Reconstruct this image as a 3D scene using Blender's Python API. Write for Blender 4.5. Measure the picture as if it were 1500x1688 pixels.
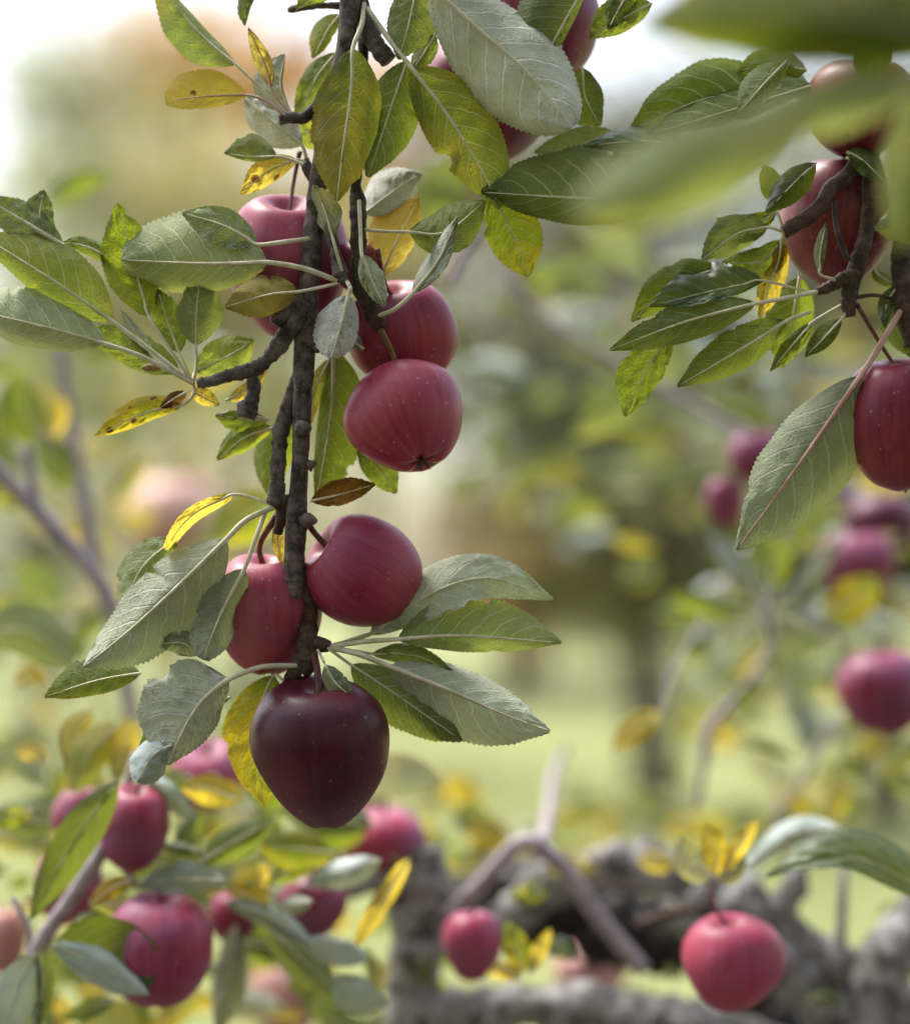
import bpy, bmesh, math, random
from mathutils import Vector, Matrix, noise
R = math.radians
scene = bpy.context.scene
for o in list(bpy.data.objects):
    bpy.data.objects.remove(o)
C = scene.collection

# ------------------------------------------------------------------ camera
H = 1.5
PITCH = R(3.0)
CAM = Vector((0, 0, H))
RT = Vector((1, 0, 0))
FW = Vector((0, math.cos(PITCH), math.sin(PITCH)))
UP = Vector((0, -math.sin(PITCH), math.cos(PITCH)))
cam = bpy.data.cameras.new('camera')
camo = bpy.data.objects.new('camera', cam)
C.objects.link(camo)
camo.location = CAM
camo.rotation_euler = (R(90) + PITCH, 0, 0)
cam.sensor_fit = 'HORIZONTAL'
cam.sensor_width = 36
cam.lens = 72
cam.clip_start = 0.05
cam.clip_end = 2000
cam.dof.use_dof = True
cam.dof.focus_distance = 0.985
cam.dof.aperture_fstop = 2.1
scene.camera = camo

# ------------------------------------------------------------------ sky, sun, exposure
SUN_EL, SUN_AZ = R(60), R(-52)      # azimuth measured from +Y towards +X
world = bpy.data.worlds.new('World')
scene.world = world
world.use_nodes = True
wn = world.node_tree
bg = wn.nodes['Background']
sky = wn.nodes.new('ShaderNodeTexSky')
sky.sky_type = 'NISHITA'
sky.sun_disc = False
sky.sun_elevation = SUN_EL
sky.sun_rotation = SUN_AZ
sky.air_density = 1.6
sky.dust_density = 4.0
sky.ozone_density = 1.0
hs = wn.nodes.new('ShaderNodeHueSaturation')
hs.inputs['Saturation'].default_value = 0.62
hs.inputs['Hue'].default_value = 0.52
wn.links.new(sky.outputs[0], hs.inputs['Color'])
wn.links.new(hs.outputs[0], bg.inputs[0])
bg.inputs[1].default_value = 0.13

sun = bpy.data.lights.new('sun', 'SUN')
sun.energy = 1.5
sun.angle = R(20)
sun.color = (1.0, 0.97, 0.93)
suno = bpy.data.objects.new('sun', sun)
C.objects.link(suno)
sd = Vector((math.sin(SUN_AZ) * math.cos(SUN_EL), math.cos(SUN_AZ) * math.cos(SUN_EL), math.sin(SUN_EL)))
suno.rotation_euler = (-sd).to_track_quat('-Z', 'Y').to_euler()
suno.location = (0, 0, 8)

scene.view_settings.view_transform = 'Standard'
scene.view_settings.look = 'None'
scene.view_settings.gamma = 1
scene.view_settings.use_curve_mapping = False
scene.view_settings.exposure = 1.38
scene.render.engine = 'CYCLES'
scene.cycles.max_bounces = 8
scene.cycles.transmission_bounces = 6
scene.cycles.transparent_max_bounces = 4

# ------------------------------------------------------------------ helpers
def P(px, py, Y=1.0, dz=0.0):
    """a point seen at photograph pixel px,py, Y metres along the view (dz: further, in 1/3 mm at 1 m)"""
    Y = Y * (1 + dz / 3000.0)
    return CAM + FW * Y + RT * ((px - 750) / 3000.0 * Y) + UP * ((844 - py) / 3000.0 * Y)

def tag(o, label=None, cat=None, group=None, kind=None):
    if label: o['label'] = label
    if cat: o['category'] = cat
    if group: o['group'] = group
    if kind: o['kind'] = kind
    return o

def empty(name, loc):
    o = bpy.data.objects.new(name, None)
    o.empty_display_size = 0.02
    C.objects.link(o)
    o.location = loc
    WORLD[o.name] = Vector(loc)
    return o
WORLD = {}

def mesh_obj(name, verts, faces, mat, parent=None, origin=None, uvs=None, smooth=True, attr=None):
    org = Vector(origin) if origin is not None else Vector((0, 0, 0))
    me = bpy.data.meshes.new(name)
    me.from_pydata([tuple(Vector(v) - org) for v in verts], [], faces)
    if uvs is not None:
        uvl = me.uv_layers.new(name='UVMap')
        vi = [0] * len(me.loops)
        me.loops.foreach_get('vertex_index', vi)
        flat = []
        for k in vi:
            flat.extend(uvs[k])
        uvl.data.foreach_set('uv', flat)
    if smooth:
        me.polygons.foreach_set('use_smooth', [True] * len(me.polygons))
    mats = mat if isinstance(mat, (list, tuple)) else [mat]
    for m in mats:
        me.materials.append(m)
    me.update()
    o = bpy.data.objects.new(name, me)
    C.objects.link(o)
    if parent is not None:
        o.parent = parent
        o.location = org - WORLD[parent.name]
    else:
        o.location = org
    WORLD[o.name] = org
    return o

def catmull(pts, n):
    """pts: list of tuples, evenly resampled through a catmull-rom spline, n segments per span"""
    pts = [Vector(p) if len(p) <= 4 else p for p in pts]
    if len(pts) == 2:
        return [pts[0].lerp(pts[1], i / n) for i in range(n + 1)]
    out = []
    for i in range(len(pts) - 1):
        p1, p2 = pts[i], pts[i + 1]
        p0 = pts[i - 1] if i > 0 else p1 * 2 - p2
        p3 = pts[i + 2] if i + 2 < len(pts) else p2 * 2 - p1
        for k in range(n):
            t = k / n
            out.append(0.5 * ((2 * p1) + (p2 - p0) * t + (2 * p0 - 5 * p1 + 4 * p2 - p3) * t * t + (3 * p1 - p0 - 3 * p2 + p3) * t ** 3))
    out.append(pts[-1])
    return out

def resample(poly, n):
    L = [0]
    for a, b in zip(poly, poly[1:]):
        L.append(L[-1] + (Vector(b) - Vector(a)).length)
    T = L[-1] or 1e-9
    out = []
    j = 0
    for i in range(n + 1):
        d = T * i / n
        while j < len(L) - 2 and L[j + 1] < d:
            j += 1
        f = (d - L[j]) / max(1e-9, L[j + 1] - L[j])
        out.append(Vector(poly[j]).lerp(Vector(poly[j + 1]), min(1, max(0, f))))
    return out, T

# ------------------------------------------------------------------ node helpers
class NT:
    def __init__(self, name):
        self.m = bpy.data.materials.new(name)
        self.m.use_nodes = True
        self.t = self.m.node_tree
        self.t.nodes.clear()
        self.out = self.n('ShaderNodeOutputMaterial')
    def n(self, ty, **kw):
        nd = self.t.nodes.new(ty)
        for k, v in kw.items():
            setattr(nd, k, v)
        return nd
    def put(self, sock, v):
        if hasattr(v, 'is_output'):
            self.t.links.new(v, sock)
        elif v is not None:
            if hasattr(sock.default_value, '__len__') and not hasattr(v, '__len__'):
                v = (v, v, v)
            if hasattr(v, '__len__') and len(sock.default_value) == 4 and len(v) == 3:
                v = (*v, 1)
            sock.default_value = v
    def math(self, op, a, b=None, c=None, clamp=False):
        nd = self.n('ShaderNodeMath', operation=op, use_clamp=clamp)
        self.put(nd.inputs[0], a)
        if b is not None: self.put(nd.inputs[1], b)
        if c is not None: self.put(nd.inputs[2], c)
        return nd.outputs[0]
    def mix(self, f, a, b, mode='MIX'):
        nd = self.n('ShaderNodeMix', data_type='RGBA', blend_type=mode)
        self.put(nd.inputs[0], f)
        self.put(nd.inputs[6], a)
        self.put(nd.inputs[7], b)
        return nd.outputs[2]
    def ss(self, x, lo, hi, a=0.0, b=1.0):
        nd = self.n('ShaderNodeMapRange', interpolation_type='SMOOTHSTEP')
        self.put(nd.inputs[0], x)
        self.put(nd.inputs[1], lo); self.put(nd.inputs[2], hi)
        self.put(nd.inputs[3], a); self.put(nd.inputs[4], b)
        return nd.outputs[0]
    def noise(self, vec, scale, detail=3, rough=0.55, dist=0.0):
        nd = self.n('ShaderNodeTexNoise')
        if vec is not None: self.put(nd.inputs['Vector'], vec)
        nd.inputs['Scale'].default_value = scale
        nd.inputs['Detail'].default_value = detail
        nd.inputs['Roughness'].default_value = rough
        nd.inputs['Distortion'].default_value = dist
        return nd.outputs['Fac']
    def voro(self, vec, scale, feature='F1', rnd=1.0):
        nd = self.n('ShaderNodeTexVoronoi', feature=feature)
        if vec is not None: self.put(nd.inputs['Vector'], vec)
        nd.inputs['Scale'].default_value = scale
        nd.inputs['Randomness'].default_value = rnd
        return nd
    def bump(self, h, strength, dist, normal=None):
        nd = self.n('ShaderNodeBump')
        nd.inputs['Strength'].default_value = strength
        nd.inputs['Distance'].default_value = dist
        self.put(nd.inputs['Height'], h)
        if normal is not None: self.put(nd.inputs['Normal'], normal)
        return nd.outputs[0]
    def offset_vec(self, vec, rnd, k=10.0):
        nd = self.n('ShaderNodeVectorMath', operation='ADD')
        self.put(nd.inputs[0], vec)
        cmb = self.n('ShaderNodeCombineXYZ')
        r = self.math('MULTIPLY', rnd, k)
        for i in range(3): self.put(cmb.inputs[i], r)
        self.put(nd.inputs[1], cmb.outputs[0])
        return nd.outputs[0]
    def surf(self, s):
        self.t.links.new(s, self.out.inputs['Surface'])
        return self.m

NVEIN = 8.0
def leaf_material():
    k = NT('apple_leaf')
    uv = k.n('ShaderNodeUVMap').outputs[0]
    sp = k.n('ShaderNodeSeparateXYZ'); k.put(sp.inputs[0], uv)
    t = k.math('MULTIPLY_ADD', sp.outputs[0], 2.0, -1.0)
    s = sp.outputs[1]
    at = k.math('ABSOLUTE', t)
    oi = k.n('ShaderNodeObjectInfo')
    cs = k.n('ShaderNodeSeparateColor'); k.put(cs.inputs[0], oi.outputs['Color'])
    yel, spot, pale = cs.outputs[0], cs.outputs[1], cs.outputs[2]
    brown = oi.outputs['Alpha']
    rnd = oi.outputs['Random']
    obj = k.n('ShaderNodeTexCoord').outputs['Object']
    vec = k.offset_vec(obj, rnd, 3.0)
    # wobble for the veins
    wob = k.math('MULTIPLY', k.math('SUBTRACT', k.noise(vec, 90, 2), 0.5), 0.05)
    # secondary veins: same phase as the modelled relief
    side = k.math('MULTIPLY', k.math('GREATER_THAN', t, 0.0), 0.5)
    ph = k.math('SUBTRACT', k.math('ADD', s, wob), k.math('ADD', k.math('MULTIPLY', at, 0.15), k.math('MULTIPLY', k.math('MULTIPLY', at, at), 0.10)))
    ph = k.math('ADD', k.math('MULTIPLY', ph, NVEIN), side)
    fr = k.math('ABSOLUTE', k.math('SUBTRACT', k.math('FRACT', ph), 0.5))   # 0.5 at vein (integer phase)
    vd = k.math('SUBTRACT', 0.5, fr)
    lat = k.ss(vd, 0.022, 0.095, 1.0, 0.0)
    lat = k.math('MULTIPLY', lat, k.ss(at, 0.55, 0.98, 1.0, 0.15))
    mid = k.ss(at, 0.015, 0.06, 1.0, 0.0)
    # fine net of veins
    v1 = k.voro(vec, 260, 'DISTANCE_TO_EDGE').outputs['Distance']
    net = k.ss(v1, 0.02, 0.12, 1.0, 0.0)
    v2 = k.voro(vec, 620, 'DISTANCE_TO_EDGE').outputs['Distance']
    net2 = k.ss(v2, 0.02, 0.16, 1.0, 0.0)
    vein = k.math('MAXIMUM', k.math('MAXIMUM', lat, mid), k.math('MAXIMUM', k.math('MULTIPLY', net, 0.27), k.math('MULTIPLY', net2, 0.12)))
    # patches of yellowing, brown spots
    n1 = k.noise(vec, 28, 3, 0.6)
    yf = k.ss(k.math('ADD', k.math('ADD', n1, k.math('MULTIPLY', at, 0.12)), k.math('MULTIPLY_ADD', yel, 1.15, -0.62)), 0.32, 0.78)
    n2 = k.noise(vec, 150, 3, 0.65)
    sp1 = k.voro(vec, 95, 'F1')
    thr = k.math('MULTIPLY', spot, 0.34)
    sf = k.ss(k.math('ADD', sp1.outputs['Distance'], k.math('MULTIPLY', k.math('SUBTRACT', n2, 0.5), 0.25)), k.math('SUBTRACT', thr, 0.06), k.math('ADD', thr, 0.03), 1.0, 0.0)
    pick = k.math('GREATER_THAN', k.n('ShaderNodeSeparateColor').outputs[0], 2.0)
    sepc = k.n('ShaderNodeSeparateColor'); k.put(sepc.inputs[0], sp1.outputs['Color'])
    sf = k.math('MULTIPLY', sf, k.math('LESS_THAN', sepc.outputs[0], k.math('MULTIPLY_ADD', spot, 0.75, 0.08)))
    sf = k.math('MULTIPLY', sf, k.math('GREATER_THAN', spot, 0.02))
    bf = k.ss(k.math('ADD', k.math('ADD', k.noise(vec, 55, 4, 0.65), k.math('MULTIPLY', at, 0.1)), k.math('MULTIPLY_ADD', brown, 1.1, -0.75)), 0.3, 0.6)
    val = k.ss(n1, 0.3, 0.7, 0.75, 1.25)
    hue = k.ss(rnd, 0.0, 1.0, 0.8, 1.25)
    # upper side
    top = k.mix(yf, (0.016, 0.044, 0.008), (0.42, 0.30, 0.020))
    top = k.mix(k.math('MULTIPLY', vein, 0.42), top, k.mix(yf, (0.17, 0.24, 0.07), (0.50, 0.42, 0.10)))
    top = k.mix(k.math('MULTIPLY', pale, 0.85), top, (0.46, 0.54, 0.51))  # blue-grey sky reflection of glossy leaf tops, put into the colour
    # underside: felted, grey-green
    und = k.mix(pale, (0.040, 0.072, 0.015), (0.36, 0.43, 0.19))
    und = k.mix(k.math('MULTIPLY', pale, pale), und, (0.54, 0.56, 0.51))
    und = k.mix(k.math('MULTIPLY', yf, 0.85), und, k.mix(pale, (0.26, 0.22, 0.020), (0.48, 0.42, 0.17)))
    und = k.mix(k.math('MULTIPLY', vein, 0.85), und, k.mix(pale, (0.25, 0.29, 0.13), (0.86, 0.86, 0.80)))
    geo = k.n('ShaderNodeNewGeometry')
    back = geo.outputs['Backfacing']
    col = k.mix(back, top, und)
    scl = k.n('ShaderNodeVectorMath', operation='SCALE')
    k.put(scl.inputs[0], col); k.put(scl.inputs['Scale'], k.math('MULTIPLY', val, hue))
    col = scl.outputs[0]
    bcol = k.mix(k.noise(vec, 240, 3), (0.10, 0.035, 0.012), (0.30, 0.12, 0.03))
    col = k.mix(k.math('MULTIPLY', bf, 0.9), col, bcol)
    col = k.mix(k.math('MULTIPLY', sf, 0.9), col, (0.055, 0.022, 0.010))
    # light shining through
    tr = k.mix(yf, (0.40, 0.50, 0.010), (0.78, 0.55, 0.012))
    tr = k.mix(k.math('MULTIPLY', vein, 0.55), tr, (0.62, 0.66, 0.16))
    tr = k.mix(k.math('MULTIPLY', pale, 0.6), tr, (0.42, 0.46, 0.33))
    tr = k.mix(k.math('MAXIMUM', k.math('MULTIPLY', bf, 0.9), k.math('MULTIPLY', sf, 0.9)), tr, (0.10, 0.03, 0.01))
    # relief
    h = k.math('ADD', k.math('MULTIPLY', k.math('MAXIMUM', lat, k.math('MULTIPLY', net, 0.45)), k.mix(back, (-1, -1, -1), (1, 1, 1))), k.math('MULTIPLY', n2, 0.7))
    h = k.math('ADD', h, k.math('MULTIPLY', net2, k.mix(back, (-0.2,) * 3, (0.2,) * 3)))
    bp = k.bump(h, 0.85, 0.0008)
    pr = k.n('ShaderNodeBsdfPrincipled')
    k.put(pr.inputs['Base Color'], col)
    k.put(pr.inputs['Roughness'], k.ss(back, 0, 1, 0.42, 0.8))
    k.put(pr.inputs['Specular IOR Level'], k.ss(back, 0, 1, 0.42, 0.12))
    k.put(pr.inputs['Sheen Weight'], k.math('MULTIPLY', back, k.math('MULTIPLY_ADD', pale, 0.12, 0.0)))
    k.put(pr.inputs['Sheen Roughness'], 0.5)
    k.put(pr.inputs['Normal'], bp)
    tl = k.n('ShaderNodeBsdfTranslucent')
    k.put(tl.inputs[0], tr); k.put(tl.inputs[1], bp)
    mx = k.n('ShaderNodeMixShader')
    k.put(mx.inputs[0], k.math('ADD', k.math('MULTIPLY_ADD', pale, -0.10, 0.22), k.math('MULTIPLY', yel, 0.50)))
    k.t.links.new(pr.outputs[0], mx.inputs[1]); k.t.links.new(tl.outputs[0], mx.inputs[2])
    return k.surf(mx.outputs[0])

def petiole_material():
    k = NT('petiole')
    oi = k.n('ShaderNodeObjectInfo')
    cs = k.n('ShaderNodeSeparateColor'); k.put(cs.inputs[0], oi.outputs['Color'])
    obj = k.n('ShaderNodeTexCoord').outputs['Object']
    n = k.noise(obj, 120, 3)
    c = k.mix(cs.outputs[0], (0.56, 0.56, 0.34), (0.50, 0.18, 0.17))
    c = k.mix(k.ss(n, 0.35, 0.7), c, k.mix(cs.outputs[0], (0.78, 0.75, 0.58), (0.66, 0.38, 0.32)))
    pr = k.n('ShaderNodeBsdfPrincipled')
    k.put(pr.inputs['Base Color'], c)
    k.put(pr.inputs['Roughness'], 0.55)
    k.put(pr.inputs['Normal'], k.bump(k.noise(obj, 900, 2), 0.3, 0.0003))
    return k.surf(pr.outputs[0])

def apple_material():
    k = NT('apple_skin')
    oi = k.n('ShaderNodeObjectInfo')
    cs = k.n('ShaderNodeSeparateColor'); k.put(cs.inputs[0], oi.outputs['Color'])
    dark, strk, bloom = cs.outputs[0], cs.outputs[1], cs.outputs[2]
    palef = oi.outputs['Alpha']           # 1 = red apple, lower = pale blush
    rnd = oi.outputs['Random']
    obj = k.n('ShaderNodeTexCoord').outputs['Object']
    sp = k.n('ShaderNodeSeparateXYZ'); k.put(sp.inputs[0], obj)
    ang = k.math('ARCTAN2', sp.outputs[1], sp.outputs[0])
    ca, sa = k.math('COSINE', ang), k.math('SINE', ang)
    cmb = k.n('ShaderNodeCombineXYZ')
    k.put(cmb.inputs[0], k.math('MULTIPLY_ADD', ca, 6.0, k.math('MULTIPLY', rnd, 20)))
    k.put(cmb.inputs[1], k.math('MULTIPLY', sa, 6.0)); k.put(cmb.inputs[2], k.math('MULTIPLY', sp.outputs[2], 14.0))
    st = k.noise(cmb.outputs[0], 1.5, 4, 0.5, 0.5)
    vec = k.offset_vec(obj, rnd, 2.0)
    blot = k.noise(vec, 22, 3, 0.55)
    red = k.mix(dark, (0.30, 0.013, 0.060), (0.036, 0.0012, 0.012))
    red2 = k.mix(dark, (0.47, 0.045, 0.108), (0.100, 0.002, 0.016))
    c = k.mix(k.ss(k.math('ADD', st, k.math('MULTIPLY', k.math('SUBTRACT', blot, 0.5), 0.9)), 0.12, 0.95), red, red2)
    c = k.mix(k.math('MULTIPLY', strk, k.ss(k.math('ADD', blot, k.math('MULTIPLY', st, 0.35)), 0.52, 1.0)), c, (0.50, 0.14, 0.11))
    c = k.mix(k.math('SUBTRACT', 1.0, palef), c, k.mix(blot, (0.62, 0.24, 0.22), (0.72, 0.55, 0.40)))
    # lenticels
    vo = k.voro(vec, 165, 'F1')
    sc = k.n('ShaderNodeSeparateColor'); k.put(sc.inputs[0], vo.outputs['Color'])
    size = k.math('MULTIPLY_ADD', sc.outputs[1], 0.13, 0.09)
    dot = k.ss(vo.outputs['Distance'], k.math('MULTIPLY', size, 0.5), size, 1.0, 0.0)
    dot = k.math('MULTIPLY', dot, k.math('LESS_THAN', sc.outputs[0], 0.92))
    c = k.mix(k.math('MULTIPLY', dot, 0.6), c, k.mix(dark, (0.60, 0.28, 0.24), (0.42, 0.14, 0.13)))
    v3 = k.voro(vec, 420, 'F1')
    s3 = k.n('ShaderNodeSeparateColor'); k.put(s3.inputs[0], v3.outputs['Color'])
    d3 = k.math('MULTIPLY', k.ss(v3.outputs['Distance'], 0.08, 0.24, 1.0, 0.0), k.math('LESS_THAN', s3.outputs[0], 0.35))
    c = k.mix(k.math('MULTIPLY', d3, 0.30), c, k.mix(dark, (0.62, 0.30, 0.28), (0.34, 0.09, 0.10)))
    fin = k.noise(cmb.outputs[0], 9.0, 3, 0.6)
    c = k.mix(k.math('MULTIPLY', k.ss(fin, 0.48, 0.75), 0.22), c, k.mix(dark, (0.62, 0.16, 0.20), (0.20, 0.012, 0.03)))
    # waxy bloom in smears, russet in the stem hollow
    bl = k.math('MULTIPLY', bloom, k.ss(k.noise(vec, 26, 4, 0.6, 0.6), 0.36, 0.72))
    c = k.mix(k.math('MULTIPLY', bl, 0.6), c, (0.27, 0.15, 0.30))
    rad = k.math('SQRT', k.math('ADD', k.math('MULTIPLY', sp.outputs[0], sp.outputs[0]), k.math('MULTIPLY', sp.outputs[1], sp.outputs[1])))
    hol = k.math('MULTIPLY', k.ss(k.math('ADD', rad, k.math('MULTIPLY', st, 0.004)), 0.004, 0.011, 1.0, 0.0), k.math('GREATER_THAN', sp.outputs[2], 0.0))
    c = k.mix(k.math('MULTIPLY', hol, 0.5), c, (0.20, 0.13, 0.05))
    scf = k.ss(k.noise(vec, 75, 4, 0.75, 1.2), 0.70, 0.74)
    c = k.mix(k.math('MULTIPLY', scf, 0.35), c, (0.10, 0.035, 0.03))
    pr = k.n('ShaderNodeBsdfPrincipled')
    k.put(pr.inputs['Base Color'], c)
    k.put(pr.inputs['Roughness'], k.math('ADD', k.math('MULTIPLY_ADD', bl, 0.18, 0.33), k.math('MULTIPLY', k.noise(vec, 60, 3), 0.12)))
    k.put(pr.inputs['Specular IOR Level'], 0.42)
    k.put(pr.inputs['Subsurface Weight'], 0.0)
    k.put(pr.inputs['Sheen Weight'], k.math('MULTIPLY', bloom, 0.12))
    k.put(pr.inputs['Sheen Roughness'], 0.35)
    k.put(pr.inputs['Sheen Tint'], (0.9, 0.75, 0.95, 1))
    h = k.math('ADD', k.math('MULTIPLY', k.noise(vec, 35, 2), 1.0), k.math('MULTIPLY', dot, 0.12))
    k.put(pr.inputs['Normal'], k.bump(h, 0.25, 0.0012))
    return k.surf(pr.outputs[0])

def bark_material(name, c1, c2, c3, scale=1.0, lichen=0.0):
    k = NT(name)
    obj = k.n('ShaderNodeTexCoord').outputs['Object']
    uv = k.n('ShaderNodeUVMap').outputs[0]
    mp = k.n('ShaderNodeMapping'); k.put(mp.inputs[0], uv)
    mp.inputs['Scale'].default_value = (1.0, 260.0 * scale, 1.0)
    ring = k.noise(mp.outputs[0], 1.3, 3, 0.6, 0.4)
    n1 = k.noise(obj, 120 * scale, 5, 0.65)
    n2 = k.noise(obj, 520 * scale, 3, 0.6)
    c = k.mix(k.ss(n1, 0.32, 0.68), c1, c2)
    c = k.mix(k.math('MULTIPLY', k.ss(ring, 0.52, 0.64), 0.35), c, c1)
    vo = k.voro(obj, 330 * scale, 'F1')
    sc = k.n('ShaderNodeSeparateColor'); k.put(sc.inputs[0], vo.outputs['Color'])
    dot = k.math('MULTIPLY', k.ss(vo.outputs['Distance'], 0.12, 0.26, 1.0, 0.0), k.math('LESS_THAN', sc.outputs[0], 0.30))
    c = k.mix(k.math('MULTIPLY', dot, 0.8), c, c3)
    if lichen > 0:
        lf = k.ss(k.noise(obj, 120 * scale, 5, 0.68, 0.5), 0.56 - 0.2 * lichen, 0.68 - 0.2 * lichen)
        c = k.mix(k.math('MULTIPLY', lf, 0.7), c, k.mix(n1, (0.30, 0.29, 0.28), (0.52, 0.50, 0.49)))
        mf = k.ss(k.noise(obj, 60 * scale, 4, 0.6), 0.56, 0.68)
        c = k.mix(k.math('MULTIPLY', mf, 0.45), c, (0.09, 0.10, 0.03))
    pr = k.n('ShaderNodeBsdfPrincipled')
    k.put(pr.inputs['Base Color'], c)
    k.put(pr.inputs['Roughness'], 0.72)
    k.put(pr.inputs['Specular IOR Level'], 0.3)
    h = k.math('ADD', k.math('MULTIPLY', ring, 0.5), k.math('ADD', n1, k.math('ADD', k.math('MULTIPLY', n2, 0.35), k.math('MULTIPLY', dot, 0.35))))
    k.put(pr.inputs['Normal'], k.bump(h, 0.8, 0.0011 / scale))
    return k.surf(pr.outputs[0])

def plain_material(name, col, rough=0.6, var=0.3, scale=200):
    k = NT(name)
    obj = k.n('ShaderNodeTexCoord').outputs['Object']
    n = k.noise(obj, scale, 3)
    c = k.mix(k.ss(n, 0.3, 0.7), tuple(v * (1 - var) for v in col), tuple(min(1, v * (1 + var)) for v in col))
    pr = k.n('ShaderNodeBsdfPrincipled')
    k.put(pr.inputs['Base Color'], c); k.put(pr.inputs['Roughness'], rough)
    k.put(pr.inputs['Normal'], k.bump(n, 0.4, 0.0006))
    return k.surf(pr.outputs[0])

def crown_material(name, stops, trans=0.35):
    """leaf colours of a far crown, one random value per leaf kept in the UV map"""
    k = NT(name)
    uv = k.n('ShaderNodeUVMap').outputs[0]
    sp = k.n('ShaderNodeSeparateXYZ'); k.put(sp.inputs[0], uv)
    rp = k.n('ShaderNodeValToRGB')
    cr = rp.color_ramp
    cr.elements[0].position = stops[0][0]; cr.elements[0].color = (*stops[0][1], 1)
    cr.elements[1].position = stops[-1][0]; cr.elements[1].color = (*stops[-1][1], 1)
    for p, c in stops[1:-1]:
        e = cr.elements.new(p); e.color = (*c, 1)
    k.put(rp.inputs[0], sp.outputs[0])
    pr = k.n('ShaderNodeBsdfPrincipled')
    k.put(pr.inputs['Base Color'], rp.outputs[0]); k.put(pr.inputs['Roughness'], 0.55)
    tl = k.n('ShaderNodeBsdfTranslucent')
    k.put(tl.inputs[0], k.mix(0.5, rp.outputs[0], (0.5, 0.5, 0.03), 'OVERLAY'))
    mx = k.n('ShaderNodeMixShader'); k.put(mx.inputs[0], trans)
    k.t.links.new(pr.outputs[0], mx.inputs[1]); k.t.links.new(tl.outputs[0], mx.inputs[2])
    return k.surf(mx.outputs[0])

def ground_material():
    k = NT('orchard_grass_ground')
    obj = k.n('ShaderNodeTexCoord').outputs['Object']
    a = k.noise(obj, 0.35, 4, 0.6)
    b = k.noise(obj, 3.0, 4, 0.6)
    d = k.noise(obj, 60, 3, 0.6)
    c = k.mix(k.ss(a, 0.35, 0.65), (0.20, 0.225, 0.07), (0.29, 0.31, 0.11))
    c = k.mix(k.ss(b, 0.5, 0.75), c, (0.33, 0.30, 0.13))
    c = k.mix(k.ss(d, 0.5, 0.8), c, (0.12, 0.17, 0.05))
    pr = k.n('ShaderNodeBsdfPrincipled')
    k.put(pr.inputs['Base Color'], c); k.put(pr.inputs['Roughness'], 0.9)
    k.put(pr.inputs['Normal'], k.bump(d, 0.6, 0.02))
    return k.surf(pr.outputs[0])

M_LEAF = leaf_material()
M_PET = petiole_material()
M_APPLE = apple_material()
M_BARK = bark_material('apple_bark', (0.032, 0.024, 0.021), (0.20, 0.170, 0.155), (0.26, 0.22, 0.19))
M_BARKR = bark_material('spur_bark', (0.035, 0.022, 0.016), (0.13, 0.088, 0.062), (0.24, 0.18, 0.13))
M_LICH = bark_material('lichen_bark', (0.075, 0.065, 0.058), (0.24, 0.22, 0.21), (0.3, 0.28, 0.25), 0.5, 0.7)
M_TWIG = bark_material('young_twig_bark', (0.30, 0.25, 0.27), (0.46, 0.40, 0.43), (0.5, 0.45, 0.43), 0.8)
M_TRUNK = bark_material('trunk_bark', (0.035, 0.026, 0.020), (0.10, 0.078, 0.06), (0.2, 0.18, 0.15), 0.06)
M_SHADE = bark_material('shaded_bark', (0.012, 0.010, 0.008), (0.035, 0.028, 0.024), (0.08, 0.07, 0.06), 0.5, 0.1)  # near-black colour stands for shade in the hollow behind the limbs
M_STEM = plain_material('apple_stem', (0.14, 0.045, 0.035), 0.55, 0.45, 300)
M_STEMG = plain_material('apple_stem_green', (0.24, 0.17, 0.09), 0.55, 0.35, 300)
M_CALYX = plain_material('calyx', (0.10, 0.085, 0.035), 0.8, 0.5, 500)
M_BUD = plain_material('bud_scale', (0.36, 0.23, 0.10), 0.6, 0.4, 400)

# ------------------------------------------------------------------ builders
rng = random.Random(7)

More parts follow.
